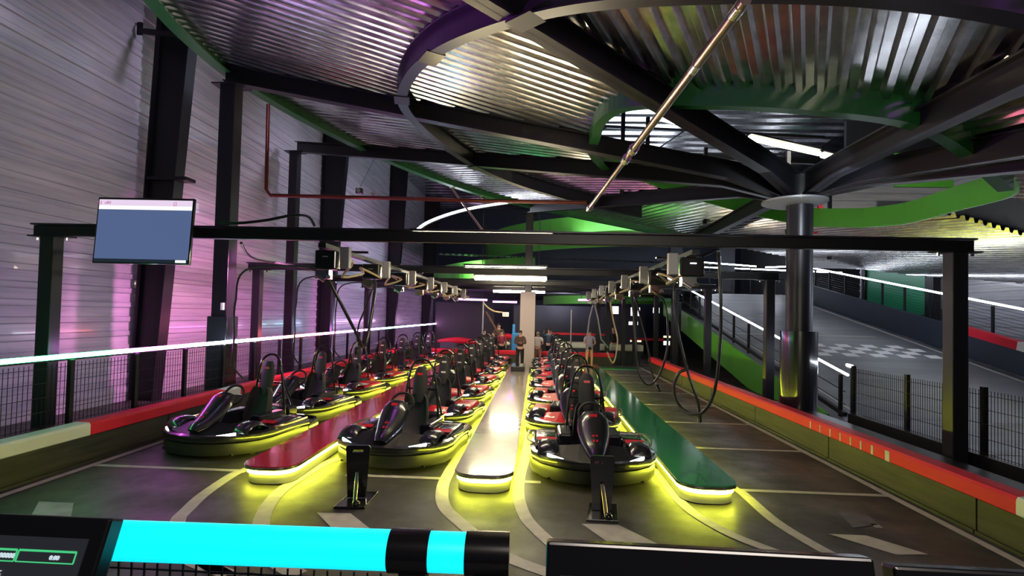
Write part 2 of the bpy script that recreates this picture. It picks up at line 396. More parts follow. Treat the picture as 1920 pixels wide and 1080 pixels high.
def deck_sector(a0, a1, rib=None):
    mid = radians((a0+a1)/2); am = mid; half = radians(abs(a1-a0)/2)
    if rib is not None: mid = radians(rib)
    d = Vector((cos(mid), sin(mid))); q = Vector((-d.y, d.x))
    pitch = .27; tmax = 16.5*sin(half) if rib is None else 16.5
    prof = []; t = -tmax
    while t < tmax:
        for o, h in ((0,0),(.085,0),(.125,.105),(.23,.105)): prof.append((t+o, h))
        t += pitch
    def inside(s, t):
        x = PX + d.x*s + q.x*t; y = PY + d.y*s + q.y*t
        if not in_poly(x, y, OUT): return False
        da = (atan2(y-PY, x-PX) - am) % (2*pi)
        if min(da, 2*pi-da) > half: return False
        return not in_poly(x, y, HOLE)
    def spans(t):
        out = []; s = .3 if rib is None else -17.; on = False; ds = .12; start = 0
        while s < 17.5:
            v = inside(s, t)
            if v != on:
                lo, hi = s-ds, s
                for _ in range(10):
                    m_ = (lo+hi)/2
                    if inside(m_, t) == on: lo = m_
                    else: hi = m_
                if v: start = hi
                elif lo-start > .1: out.append((start, lo))
                on = v
            s += ds
        return out
    mb = MB(); sp = [spans(t) for t, h in prof]
    def P(s, t, h):
        x = PX + d.x*s + q.x*t; y = PY + d.y*s + q.y*t
        return (x, y, pz(x,y) + h)
    for i in range(len(prof)-1):
        if sp[i] and sp[i+1]:
            for A, B in zip(sp[i], sp[i+1]):
                (t0, h0), (t1, h1) = prof[i], prof[i+1]
                n = 3
                for k in range(n):
                    f0, f1 = k/n, (k+1)/n
                    mb.quad(P(A[0]+(A[1]-A[0])*f0,t0,h0), P(A[0]+(A[1]-A[0])*f1,t0,h0), P(B[0]+(B[1]-B[0])*f1,t1,h1), P(B[0]+(B[1]-B[0])*f0,t1,h1))
    if mb.v: struct(mb.build('deck_sheet', 'galvanised', deck))
for a in SECT: deck_sector(*a)

# concrete slab on the sheets (top side of the deck)
mb = MB(); n = 120
def reach(a, P_, s):
    while not in_poly(PX+cos(a)*s, PY+sin(a)*s, P_): s -= .04
    return s
for i in range(n):
    a0 = 2*pi*i/n; a1 = 2*pi*(i+1)/n
    def P(a, s): x = PX+cos(a)*s; y = PY+sin(a)*s; return (x, y, pz(x,y)+.13)
    mb.quad(P(a0,reach(a0,HOLE,9)+.08), P(a0,reach(a0,OUT,20)-.02), P(a1,reach(a1,OUT,20)-.02), P(a1,reach(a1,HOLE,9)+.08))
struct(mb.build('deck_slab', 'dark_panel', deck))

# green rim channel of the deck
def along(pts, sec, k=5):
    # sweep a profile (outward offset, height over the deck plane) along a curve; outward is to the left of travel reversed
    P_ = smooth_pts([(p[0],p[1],0) for p in pts], k); rings = []
    for i, p in enumerate(P_):
        t = (P_[min(i+1,len(P_)-1)]-P_[max(i-1,0)]).normalized(); nx, ny = -t.y, t.x
        rings.append([(p.x-nx*o, p.y-ny*o, pz(p.x,p.y)+h) for o, h in sec])
    return rings
mb = MB(); mb.rings(along(RIM, ((-.02,.30),(.10,.30),(.10,-.20),(-.16,-.20),(-.16,-.17),(-.02,-.17))))
tag(mb.build('deck_rim', 'green_dark'), 'long curved green steel rim along the outer edge of the corrugated deck', 'rim')

# green curb around the opening
def curb(name, pts, zlo, zhi, flange, m, label, th=.06):
    mb = MB(); rings = []; cx, cy = 5.4, 12.4; pts = smooth_pts([(p[0],p[1],0) for p in pts], 5)
    for p in pts:
        v = Vector((p[0]-cx, p[1]-cy)).normalized(); z = pz(p[0], p[1])
        rings.append([(p[0]+v.x*o, p[1]+v.y*o, z+h) for o, h in ((0,zhi),(-th,zhi),(-th,zlo+.03),(-th-flange,zlo+.03),(-th-flange,zlo),(0,zlo))])
    mb.rings(rings); return tag(mb.build(name, m), label, 'curb')
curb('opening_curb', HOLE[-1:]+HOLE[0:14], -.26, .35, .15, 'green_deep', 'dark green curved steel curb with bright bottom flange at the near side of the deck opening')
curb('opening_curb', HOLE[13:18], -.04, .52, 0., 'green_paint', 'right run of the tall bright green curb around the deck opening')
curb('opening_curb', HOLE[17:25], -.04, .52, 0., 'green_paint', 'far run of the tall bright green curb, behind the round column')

# ring beam under the deck
ring_root = empty('ring_beam', (0, 0, 0), 0, 'curved black steel ring beam looping under the corrugated deck', 'beam')
MB().rings(along(RING, ((-.10,-.44),(.10,-.44),(.10,-.41),(.015,-.41),(.015,-.04),(.10,-.04),(.10,-.01),(-.10,-.01),(-.10,-.04),(-.015,-.04),(-.015,-.41),(-.10,-.41)))).build('web', 'beam_steel', ring_root)
for i in (4, 7, 9, 11):
    x, y = RING[i]; t = atan2(RING[i+1][1]-RING[i-1][1], RING[i+1][0]-RING[i-1][0]); q = t+pi/2
    MB().box((x, y, pz(x,y)-.46), (.4,.30,.03), t).box((x+cos(q)*.06, y+sin(q)*.06, pz(x,y)-.24), (.34,.03,.36), t).build('splice_plate', 'beam_steel', ring_root)

# central round column
colm = empty('round_column', (PX, PY, 0), 0, 'thick round black steel column carrying all radial beams, sleeved at its foot', 'column')
MB().cyl((0,0,0), (0,0,4.84), .265, 32).build('shaft', 'beam_steel', colm, True)
MB().cyl((0,0,0), (0,0,2.08), .37, 32).build('sleeve', 'kart_gloss', colm, True)
MB().cyl((-.12,0,4.82), (-.12,0,4.88), .50, 32, .66).cyl((-.12,0,4.88),(-.12,0,4.92),.66,32).build('hub_disc', 'galvanised_box', colm, True)
MB().cyl((0,0,4.92), (0,0,5.46), .30, 24).build('hub_core', 'black_steel', colm, True)
for k in range(6):
    a = pi/3*k+.3; MB().cyl((-.12+cos(a)*.6,sin(a)*.6,4.85),(-.12+cos(a)*.6,sin(a)*.6,4.95),.02,6).build('bolt', 'chrome', colm)
# radial beams
def radial(deg, r_end, label, w=.24):
    a = radians(deg); d = Vector((cos(a), sin(a)))
    root = empty('radial_beam', (PX+d.x*.3, PY+d.y*.3, 5.1), 0, label, 'beam', None)
    def P(r, h): x = PX+d.x*r; y = PY+d.y*r; return Vector((x - PX-d.x*.3, y - PY-d.y*.3, pz(x,y)+h-5.1))
    q = Vector((-d.y, d.x, 0))
    def plate(ra, za, rb, zb, w_, t=.03):
        m = MB(); vs = []
        for r, z in ((ra,za),(rb,zb)):
            for sgn in (-1,1):
                for tt in (0,t): vs.append(P(r,z+tt)+q*sgn*w_/2)
        m.add(vs, [(0,1,3,2),(4,6,7,5),(0,4,5,1),(2,3,7,6),(0,2,6,4),(1,5,7,3)]); return m
    lo = -.42
    plate(1.6, lo, r_end, lo, w).build('bottom_flange', 'beam_steel', root)
    x0 = PX+d.x*.3; y0 = PY+d.y*.3
    plate(.3, 4.93-pz(x0,y0), 1.6, lo, w).build('haunch_flange', 'beam_steel', root)
    plate(.3, -.06, r_end, -.06, w).build('top_flange', 'black_steel', root)
    vs = [P(.3, 4.93-pz(x0,y0)), P(1.6, lo), P(r_end, lo), P(r_end, -.04), P(.3,-.04)]
    m = MB(); n = len(vs)
    m.add([v+q*.012 for v in vs]+[v-q*.012 for v in vs], [tuple(range(n)), tuple(range(2*n-1,n-1,-1))]+[(i,(i+1)%n,n+(i+1)%n,n+i) for i in range(n)])
    m.build('web', 'black_steel', root)
    return root
for dg, re_, lb in ((-179, 12.9, 'black radial beam running left from the hub to the tall square column'),
                    (-138.5, 15.5, 'wide black radial beam crossing the top of the view, behind the polished pole'),
                    (-94.3, 13.4, 'black radial beam rising from the hub toward the upper right corner'),
                    (-65.7, 11, 'lower of the two flat black radial beams heading right from the hub'),
                    (-74.6, 11, 'upper of the two flat black radial beams heading right from the hub'),
                    (-206.6, 16.5, 'black radial beam running left to the slim column second along the rim'),
                    (-242, 13.0, 'black radial beam pointing away toward the casing-footed column'),
                    (-275, 11.5, 'short-looking black radial beam pointing straight away behind the hub')):
    radial(dg, re_, lb)
# rim columns under the radial beam ends
def rim_column(x, y, w, label, sleeve=None, casing=None):
    zt = pz(x,y)-.43
    r = empty('square_column', (x,y,0), 0, label, 'column')
    MB().box((0,0,zt/2), (w,w,zt)).build('shaft', 'beam_steel', r, bevel=.015)
    MB().box((0,0,zt-.02), (w+.35,w+.1,.03)).build('cap_plate', 'beam_steel', r)
    if sleeve: MB().box((0,0,sleeve/2), (w+.12,w+.12,sleeve)).build('sleeve', 'kart_gloss', r, bevel=.03)
    if casing: MB().box((0,0,casing/2), (.66,.5,casing)).build('casing', 'concrete', r, bevel=.03)
    return r
rim_column(-7.13, 11.8, .35, 'tall square black column with a wider sleeved foot beside the left fence', 2.1)
rim_column(-9.08, 19.2, .32, 'slim black square column, second along the deck rim, behind the left karts')
rim_column(-.42, 23.55, .32, 'dark column whose lower half is cased in pale concrete, at the far end of the aisle', None, 3.3)

# tapered portal columns at the left wall
for i, (y, pts) in enumerate(((12.6, [(-9.78,0),(-9.2,0),(-8.62,9.2),(-8.5,12),(-9.36,12)]),
                              (23.5, [(-9.78,0),(-9.3,0),(-8.7,9.6),(-8.6,12),(-9.78,12)]),
                              (34.4, [(-9.78,0),(-9.3,0),(-8.8,9.6),(-8.7,12),(-9.78,12)]),
                              (45.0, [(-9.78,0),(-9.3,0),(-8.6,9.6),(-8.5,12),(-9.78,12)]))):
    r = empty('portal_column', (-9.5, y, 0), 0, ['massive tapered black wall column rising behind the hanging screen','second tapered black wall column, behind the slim rim column','third tapered black wall column along the left wall','farthest tapered black wall column on the left wall'][i], 'column')
    n = len(pts); m = MB()
    m.add([(x+9.5, -.04, z) for x, z in pts]+[(x+9.5, .04, z) for x, z in pts], [tuple(range(n)), tuple(range(2*n-1,n-1,-1))]+[(k,(k+1)%n,n+(k+1)%n,n+k) for k in range(n)])
    m.build('web', 'black_steel', r)
    m = MB()
    for a, b in ((1,2),(2,3)): m.bar((pts[a][0]+9.5,0,pts[a][1]), (pts[b][0]+9.5,0,pts[b][1]), .34, .03, (1,0,0))
    m.build('inner_flange', 'beam_steel', r)
    MB().bar((pts[0][0]+9.5,0,0), (pts[4][0]+9.5,0,12), .34, .03, (1,0,0)).build('outer_flange', 'black_steel', r)
    if i == 0:
        MB().box((.45,.0,5.4),(1.0,.36,.08)).build('stiffener', 'black_steel', r)
b = MB().bar((-9.7,12.2,8.9),(-7.9,11.9,8.55),.08,.12).bar((-9.7,12.2,8.8),(-9.7,12.2,9.1),.12,.05,(0,1,0))
tag(b.build('tie_bracket', 'black_steel'), 'short black bracket arm tying the massive tapered column to the wall panels', 'bracket')
for i in range(4):
    pass

# ------------------------------------------------------------------ gantries over the bays
def gantry(y, label, x0=-7.9, x1=6.25, z=3.36):
    r = empty('charging_gantry', (0, y, 0), 0, label, 'gantry')
    MB().box(((x0+x1)/2, 0, z+.075), (x1-x0, .12, .16)).build('crossbeam', 'black_steel', r, bevel=.01)
    MB().box(((x0+x1)/2, .01, z+.175), (x1-x0+.08, .17, .025)).build('cable_tray', 'beam_steel', r)
    for x in (x0+.26, x1-.22):
        p = MB().box((x, 0, (z)/2), (.22, .2, z-.0)).build('post', 'beam_steel', r, bevel=.01)
        MB().box((x, 0, z-.012), (.62, .22, .022)).build('head_plate', 'black_steel', r)
        for s in (-.24,.24): MB().cyl((x+s,0,z-.07),(x+s,0,z),.02,6).build('bolt', 'chrome', r)
    return r
GY = [8.0, 14.2, 19.2, 23.6]
for y, lb in zip(GY, ('nearest black steel gantry spanning all lanes, carrying the screen', 'second black gantry from the front, its left post among the first karts', 'third black gantry from the front, low over the kart rows', 'farthest black gantry in front of the back barrier')):
    gantry(y, lb)
# service rails along the rows
RL = ((-3.36, 'left'), (2.36, 'right'), )
for x, sd in RL:
    r = empty('service_rail', (x, 8, 3.3), 0, f'long black service rail running away over the {"red" if sd=="left" else "green"} platform', 'rail')
    MB().box((0, 8.5, 0), (.12, 16.8, .07)).build('channel', 'black_steel', r)
    for k in range(7): MB().bar((-.28, 1.5+2.3*k, .055), (.28, 1.5+2.3*k, .055), .05, .04).build('hanger', 'beam_steel', r)
cb = 0
ordn = ['nearest','second','third','fourth','fifth','sixth','seventh']
for x, sd in RL:
    for k in range(7):
        y = 8.35 + 2.3*k
        if min(abs(y-g) for g in GY) < .16: y += .3
        r = empty('charger_box', (x, y, 3.26), 0, f'{ordn[k]} black charger box hanging over the {"red" if sd=="left" else "green"} platform', 'charger', 'charger boxes over the platforms')
        MB().box((0,0,-.17), (.34,.22,.30)).build('case', 'black_plastic', r, bevel=.02)
        MB().box((.27 if sd=='left' else -.27,0.05,-.12), (.15,.12,.34)).build('junction_box', 'galvanised_box', r, bevel=.01)
        m = MB(); m.box((-.05,-.02,-.4),(.22,.14,.14)); m.cyl((-.14,-.08,-.42),(-.02,-.08,-.5),.03); m.ball((.06,-.1,-.44),.035)
        m.build('plug_holder', 'chrome' if k%2==0 else 'pipe_copper', r)
        MB().box((.0,-.115,-.12),(.09,.006,.012)).build('status_light', 'led_white' if sd=='right' else 'galvanised_box', r)
# festoon cords wandering along the rails
for x, sd in RL:
    pts = []
    for k in range(40):
        y = 8.5 + k*.42
        pts.append((x + (.16 if k%2 else -.12)+.05*sin(k*1.7), y, 3.02 + .11*sin(k*2.1)+.04*cos(k*5.)))
    tag(MB().tube(smooth_pts(pts,3), .022, 6).build('festoon_cord', 'cable_yellow', None, True), f'pale crinkled supply cord wandering along the charger boxes over the {"red" if sd=="left" else "green"} platform', 'cord')
def cable(pts, r, label, m='cable_black', group=None, plug=True):
    root = empty('charging_cable', pts[0], 0, label, 'cable', group)
    o = Vector(pts[0]); P = [Vector(p)-o for p in pts]
    MB().tube(smooth_pts(P, 8), r, 8).build('cord', m, root, True)
    if plug:
        t = (P[-1]-P[-2]).normalized()
        MB().cyl(P[-1], P[-1]+t*.16, .038, 10, .03).build('plug', 'black_plastic', root, True)
        MB().cyl(P[-1]-t*.1, P[-1], .022, 8).build('strain_relief', 'galvanised_box', root, True)
    return root
# right loops
cable([(2.36,8.28,2.86), (2.29, 9.0, 2.89), (2.31, 9.0, 2.27), (2.52, 9.0, 1.39), (2.68, 9.0, 0.94), (2.72, 9.05, 0.73)], .022, 'black cable dropping to a pale plug inside the big hanging loop')
cable([(2.44,8.30,3.22), (2.75,8.4,3.36), (2.86, 8.6, 3.26), (2.9, 8.6, 2.62), (2.93, 8.7, 1.86), (2.87, 8.8, 1.08), (2.67, 8.9, 0.73), (2.42, 9.0, 0.81), (2.29, 9.0, 1.12), (2.36, 9.0, 1.38), (2.52, 9.0, 1.46)], .026, 'biggest black cable loop hanging in front of the right barrier', plug=False)
cable([(2.36,12.9,2.86), (2.82, 12.2, 2.73), (2.9, 12.0, 1.78), (2.77, 12.0, 1.13), (2.52, 12.0, 0.8), (2.28, 12.0, 1.05), (2.2, 12.0, 1.76), (2.14, 12.2, 2.72), (2.25,12.9,2.9)], .024, 'middle black cable loop over the first empty bays', plug=False)
cable([(2.3,12.8,2.84), (2.5, 12.3, 1.75), (2.63, 12.3, 1.03), (2.71, 12.1, 0.79)], .022, 'black cable with a plug hanging inside the middle loop')
cable([(2.5,19.2,3.3), (2.83, 20.0, 2.17), (3.0, 20.0, 1.38), (2.86, 20.0, 0.59), (2.62, 20.0, 0.98)], .03, 'brownish cable end hanging low over the end of the green platform', 'cable_yellow')
# left loops
cable([(-3.36,8.35,2.88), (-3.62, 9.0, 2.86), (-3.44, 9.2, 2.41), (-3.22, 9.4, 1.89), (-3.16, 9.6, 1.64), (-3.14, 9.8, 1.83), (-3.12, 10.0, 2.43), (-3.22, 10.4, 2.86), (-3.36,10.65,2.9)], .03, 'thick black cable hanging in a deep V left of the aisle', plug=False)
cable([(-3.3,10.62,2.86), (-3.47, 10.6, 2.33), (-3.59, 10.6, 2.0), (-3.62, 10.6, 1.57)], .018, 'thin black cable inside the deep hanging V')
cable([(-4.59, 8.0, 3.3), (-5.03, 9.0, 3.22), (-5.86, 11.0, 3.31), (-5.97, 13.0, 3.36), (-5.29, 14.1, 3.18)], .022, 'pair of black supply cables sagging from the nearest gantry to the second', plug=False)
tag(MB().tube(smooth_pts([(-4.9,7.93,3.60),(-4.6,7.95,3.60),(-4.2,8.0,3.66),(-3.8,8.0,3.74),(-3.55,8.0,3.72),(-3.45,8.02,3.58)],6), .022, 8).build('supply_hose','cable_black',None,True), 'black supply hose lying on top of the nearest gantry beam', 'hose')

# small fittings
p_ = (3.34, 8.45, 5.62)
tag(MB().box((0,0,0),(.16,.05,.05)).box((-.06,0,-.03),(.03,.06,.06)).box((.06,0,-.03),(.03,.06,.06)).build('clamp','chrome',loc=p_), 'small bright clamp fixed to the near green curb of the deck opening', 'clamp')
tag(MB().box((0,0,0),(.05,.1,.16)).build('switch_box','barrier_white',loc=(-7.02,11.6,2.32)), 'small white box on the tall square column, just above its sleeve', 'box')

# ================================================================== PLATFORMS
def outline(x0, x1, y0, y1, r, n=8):
    pts = []
    for cx, cy, a0 in ((x1-r, y0+r, -pi/2), (x1-r, y1-r, 0), (x0+r, y1-r, pi/2), (x0+r, y0+r, pi)):
        for k in range(n+1):
            a = a0 + pi/2*k/n; pts.append((cx+cos(a)*r, cy+sin(a)*r))
    return pts
def platform(x0, x1, y0, y1, top, label):
    root = empty('boarding_platform', ((x0+x1)/2, y0, 0), 0, label, 'platform')
    ox, oy = (x0+x1)/2, y0
    def O(ins): return [(x-ox, y-oy) for x, y in outline(x0+ins, x1-ins, y0+ins, y1-ins, .27-ins*.5)]
    MB().prism(O(.05), .015, .215).build('body', 'platform_side', root, True)
    MB().sweep(O(.045), [(0,.135),(.018,.14),(.018,.175),(0,.18)], True).build('led_strip', 'led_yellow', root)
    MB().sweep(O(.0), [(0,.200),(0,.236),(-.03,.236),(-.03,.200)], True).build('edge_trim', 'trim_metal', root)
    MB().prism(O(.006), .216, .25).build('top', top, root)
    return root
platform(-3.86, -3.13, 6.80, 22.6, 'top_red', 'long low platform with a glossy red top between the two left kart rows')
platform(-1.04, -.26, 6.80, 21.0, 'top_grey', 'long low platform with a glossy beige grey top down the centre of the aisle')
platform(1.82, 2.57, 6.72, 22.9, 'top_green', 'long low platform with a glossy green top beside the empty bays')
tag(MB().box((0,0,.015),(1.7,.9,.03)).build('floor_mat', 'top_green', loc=(3.6,23.9,0)), 'teal green flat mat at the far end of the empty bays', 'mat')
r = empty('step_block', (-.66, 19.8, .25), 0, 'low black block with a white lettered strip at the end of the centre platform', 'step')
MB().box((0,0,.09),(.5,1.3,.18)).build('block', 'black_plastic', r, bevel=.02)
MB().box((.12,-.02,.182),(.12,1.1,.004)).build('white_strip', 'line_white', r)

# ================================================================== BARRIERS
def barrier(name, pts, inward, label, colours, h=.58, seg_gap=True):
    # pts: two xy end points; inward: unit xy toward the lane
    root = empty(name, (pts[0][0], pts[0][1], 0), 0, label, 'barrier')
    a = Vector((0,0)); b = Vector((pts[1][0]-pts[0][0], pts[1][1]-pts[0][1])); L = b.length; t = b.normalized(); n = Vector(inward)
    def X(s, o, z): p = t*s + n*o; return (p.x, p.y, z)
    # plank face, planks cut in panels about 3 m long
    m = MB(); s = 0
    while s < L-.05:
        e = min(s+3.0, L)
        for z0, z1, o in ((0,.035,.03),(.035,.40,0.)):
            m.add([X(s+.012,o,z0),X(e-.012,o,z0),X(e-.012,o,z1),X(s+.012,o,z1),X(s+.012,-.1,z0),X(e-.012,-.1,z0),X(e-.012,-.1,z1),X(s+.012,-.1,z1)],
                  [(0,1,2,3),(4,7,6,5),(0,4,5,1),(3,2,6,7),(0,3,7,4),(1,5,6,2)])
        s = e
    m.build('plank_face', 'barrier_plank', root)
    for s0, s1, c in colours:
        m = MB(); prof = [(.035,.395),(.055,.41),(.055,.55),(.035,.585),(-.02,h+.01),(-.17,h+.01),(-.2,.58),(-.2,.40)]
        m.rings([[X(s0,o,z) for o,z in prof], [X(s1,o,z) for o,z in prof]])
        m.build('top_rail', c, root, bevel=.0)
    return root
R_, W_ = 'barrier_red', 'barrier_white'
barrier('track_barrier', [(4.90, 3.2), (4.90, 23.4)], (-1,0), 'right track barrier with planked face and red top rail, white at the near end',
        [(0,2.45,W_),(2.45,20.2,R_)])
barrier('track_barrier', [(-6.48, 3.2), (-6.48, 25.0)], (1,0), 'left track barrier with planked face and red and white top rail',
        [(0,4.28,W_),(4.28,7.65,R_),(7.65,8.2,W_),(8.2,21.8,R_)])
barrier('track_barrier', [(-6.4, 25.1), (3.6, 25.1)], (0,-1), 'far track barrier with a red top rail crossing behind the kart rows', [(0,10.,R_)])
# lettering panel: bar marks on the right red rail
rb = [o for o in COL.objects if o.name.startswith('track_barrier')][0]
for k, (yy, ww) in enumerate(((7.62,.09),(7.95,.045),(8.22,.035),(8.48,.03),(8.76,.03),(9.05,.03),(9.36,.03),(9.68,.03))):
    MB().box((-.058, yy-3.2, .475), (.006, ww, .125 if k else .14)).build('white_mark', 'line_white', rb)

# curved red and pale barrier humps on the track behind
for i, (x0, y0, x1, y1, z, c, lb) in enumerate(((-5.2,28,-2.9,27.2,.78,R_,'long red rounded barrier piece behind the far barrier, left'),
        (-3.2,28.2,-1.4,27.9,.72,W_,'pale yellow-lit rounded barrier piece beside the red one behind the far barrier'),
        (-1.9,28.6,-1.2,28.4,1.02,R_,'small pinkish red barrier piece next to the blue locker'))):
    r = empty('curved_barrier', (x0,y0,0), 0, lb, 'barrier')
    pts = [Vector((0,0,z)), Vector(((x1-x0)*.5, (y1-y0)*.5-.2, z+.1)), Vector((x1-x0, y1-y0, z+.02))]
    MB().tube(smooth_pts(pts,6), [.07+.10*sin(pi*min(max(k/12,0),1)) for k in range(13)], 10).build('top_pad', c, r, True)
    MB().box(((x1-x0)/2,(y1-y0)/2-.1,z/2),(abs(x1-x0)*.8,.3,z)).build('base', 'dark_panel', r)

# ================================================================== MESH FENCES
def fence(y0, y1, x, zb, zt, posts, label, ph=None, pitch=.052):
    root = empty('mesh_fence', (x, y0, 0), 0, label, 'fence')
    m = MB(); y = y0; w = .006
    while y < y1:
        m.box((0, y-y0, (zb+zt)/2), (w, w, zt-zb)); y += pitch
    z = zb+.03
    while z <= zt:
        m.box((.006, (y1-y0)/2, z), (w, y1-y0, w*1.3)); z += .2
    m.build('wire_panel', 'black_steel', root)
    for p in posts:
        MB().box((.045, p-y0, (ph or zt+.04)/2), (.06, .07, ph or zt+.04)).build('post', 'black_steel', root)
    MB().box((0, (y1-y0)/2, zb/2+.0), (.1, y1-y0, zb)).build('kick_base', 'black_steel', root)
    return root
fence(4.2, 24.6, -6.86, .55, 1.44, [5.0+1.27*k for k in range(16)], 'black wire mesh fence with posts behind the left track barrier', pitch=.07)
fence(4.4, 10.9, 6.22, .50, 1.40, [4.7,6.25,7.8,9.35,10.88], 'black wire mesh fence with posts behind the right track barrier')
MB_ = MB().box((0,0,.21),(.74,8.2,.42)); tag(MB_.build('cable_trough', 'black_steel', loc=(5.48,8.6,0)), 'black trough between the right track barrier and the mesh fence', 'trough')
m = MB()
for z in (.1,.2,.3,.4): m.bar((-.37,-4.1,z),(-.37,4.1,z),.012,.012)
o = m.build('trough_rib', 'beam_steel'); o.parent = [q for q in COL.objects if q.name=='cable_trough'][0]

# LED tubes on fence tops
def led(name, a, b, r, m, label, hang=None, grp=None):
    root = empty(name, a, 0, label, 'light tube', grp); a, b = Vector(a), Vector(b)
    o = MB().cyl((0,0,0), b-a, r, 10).build('diffuser', m, root, True)
    if m == 'rgb_led':   # the colour runs with distance along the hall: keep mesh coordinates in hall metres
        me = o.data
        for v in me.vertices: v.co = v.co + a
        o.location = -a
    c = MB()
    d = (b-a)
    if hang:
        for f in (.1,.9): MB().cyl(d*f, (d.x*f, d.y*f, hang-a.z), .012, 6).build('hanger_rod', 'black_steel', root)
    MB().bar(Vector((0,0,-r*1.25)), d+Vector((0,0,-r*1.25)), r*1.4, r*.7).build('housing', 'black_steel', root)
    return root
led('rgb_light_tube', (-6.86, 3.5, 1.53), (-6.86, 48, 1.53), .036, 'rgb_led', 'long colour-changing light tube along the top of the left mesh fence')

# ================================================================== RAMP SIDE (right)
def rz_(y): return max(0., .2*(y-13.))
def ramp_poly(xa, xb, ys, off=0.):
    m = MB()
    for i in range(len(ys)-1):
        a, b = ys[i], ys[i+1]
        m.quad((xa,a,rz_(a)+off),(xb,a,rz_(a)+off),(xb,b,rz_(b)+off),(xa,b,rz_(b)+off))
    return m
YS = [13,14,16,18,20,22,24,26,28,30,32]
ramp = empty('floor', (0,0,0)); struct(ramp)
m = MB()
for i in range(len(YS)-1):
    a, b = YS[i], YS[i+1]
    m.add([(7.05,a,rz_(a)+.004),(14.6,a,rz_(a)+.004),(14.6,b,rz_(b)+.004),(7.05,b,rz_(b)+.004),(7.05,a,rz_(a)-.2),(14.6,a,rz_(a)-.2),(14.6,b,rz_(b)-.2),(7.05,b,rz_(b)-.2)],
          [(0,1,2,3),(4,7,6,5),(0,4,5,1),(3,2,6,7),(0,3,7,4),(1,5,6,2)])
m.quad((7.05,32,3.8),(14.6,32,3.8),(14.6,48,4.0),(7.05,48,4.0))
struct(m.build('ramp_surface', 'track_grey', ramp))
struct(MB().box((10.9, 8.6, .012), (7.9, 8.9, .02)).build('track_surface', 'track_grey', ramp))
def rmark(name, mb, mm='line_white'): o = mb.build(name, mm, ramp); o['kind']='structure'
rmark('edge_line', ramp_poly(14.15, 14.27, YS, .012))
rmark('edge_line', ramp_poly(7.75, 7.83, YS, .012))
for y, x0, x1 in ((21.6,7.9,13.3),(25.5,7.9,10.6),(17.2,7.9,8.3)):
    rmark('cross_line', ramp_poly(x0, x1, [y, y+.13], .012))
rmark('cross_line', strip([(6.6,9.9),(14,9.9)],.08,.03)); rmark('cross_line', strip([(6.6,8.0),(14,8.0)],.05,.03))
m = MB(); sq = .46
for i in range(9):
    for j in range(4):
        if (i+j) % 2 == 0:
            x = 9.6+i*sq; y = 18.65+j*.42
            m.quad((x,y,rz_(y)+.012),(x+sq,y,rz_(y)+.012),(x+sq,y+.42,rz_(y+.42)+.012),(x,y+.42,rz_(y+.42)+.012))
rmark('chequered_line', m, 'line_bright')
# green skirt on the left flank of the ramp
m = MB(); ys = [13.2+.8*k for k in range(22)]
for a, b in zip(ys, ys[1:]):
    m.add([(6.98,a,max(rz_(a)-.95,0)),(6.98,b,max(rz_(b)-.95,0)),(6.98,b,rz_(b)+.05),(6.98,a,rz_(a)+.05),(7.04,a,max(rz_(a)-.95,0)),(7.04,b,max(rz_(b)-.95,0)),(7.04,b,rz_(b)+.05),(7.04,a,rz_(a)+.05)],
          [(0,1,2,3),(4,7,6,5),(0,4,5,1),(3,2,6,7)])
tag(m.build('ramp_skirt', 'green_paint'), 'bright green skirt panel down the left flank of the ramp', 'panel')
# ramp walls below the skirt
struct(ramp_poly(7.2, 7.3, YS, -.25).build('wall_ramp', 'dark_panel'))
# ramp left rail
r = empty('ramp_railing', (7.3, 13, 0), 0, 'black railing with posts along the left edge of the ramp', 'railing')
MB().bar((0,0,.12),(0,18,3.72),.10,.10).build('kerb_rail', 'black_steel', r)
for k in range(13):
    y = .2+1.4*k; MB().box((0,y,rz_(13+y)+.5),(.07,.07,1.0)).build('post', 'black_steel', r)
m = MB()
for h in (.35,.65): m.bar((0,0,h),(0,18,h+3.6),.018,.018)
m.build('rail_wire', 'beam_steel', r)
led('white_light_tube', (7.3,12.9,1.06),(7.3,31,4.66),.028,'led_white','white light tube on the left railing of the ramp')
led('white_light_tube', (6.3,11.0,1.42),(7.25,12.85,1.30),.03,'led_white','short white light tube right of the round column, at the foot of the ramp')
# right ramp barrier and rail
r = empty('ramp_barrier', (14.75, 6, 0), 0, 'dark barrier along the right edge of the ramp with a red and pale top section', 'barrier')
m = MB(); ys = [6,13]+YS[1:]
for a, b in zip(ys, ys[1:]):
    m.add([(-.1,a-6,rz_(a)),(-.1,b-6,rz_(b)),(-.1,b-6,rz_(b)+.95),(-.1,a-6,rz_(a)+.95),(.1,a-6,rz_(a)),(.1,b-6,rz_(b)),(.1,b-6,rz_(b)+.95),(.1,a-6,rz_(a)+.95)],
          [(0,1,2,3),(4,7,6,5),(0,4,5,1),(3,2,6,7)])
m.build('face', 'navy', r)
for a, b, c in ((11,14.6,R_),(14.6,17.,W_),(17.,19.6,R_)):
    mid = 13. if a < 13 < b else None
    for p, q in (((a,mid),(mid,b)) if mid else ((a,b),)):
        MB().bar((0,p-6,rz_(p)+.9),(0,q-6,rz_(q)+.9),.26,.26).build('top_rail', {R_:W_,W_:W_}.get(c) if b < 16 else c, r)
led('white_light_tube', (14.9,12.5,1.95),(14.9,30,5.25),.035,'led_white','long white light tube over the right barrier of the ramp')
r = empty('ramp_railing', (14.9, 12.5, 0), 0, 'black posts carrying the light tube over the right ramp barrier', 'railing')
for k in range(13):
    y = .1+1.4*k; MB().box((0,y,rz_(12.5+y)+.95),(.07,.07,1.9)).build('post', 'black_steel', r)
m = MB()
for k in range(8): m.bar((.05,0,.98+k*.11),(.05,17.4,.98+k*.11+3.4),.012,.012)
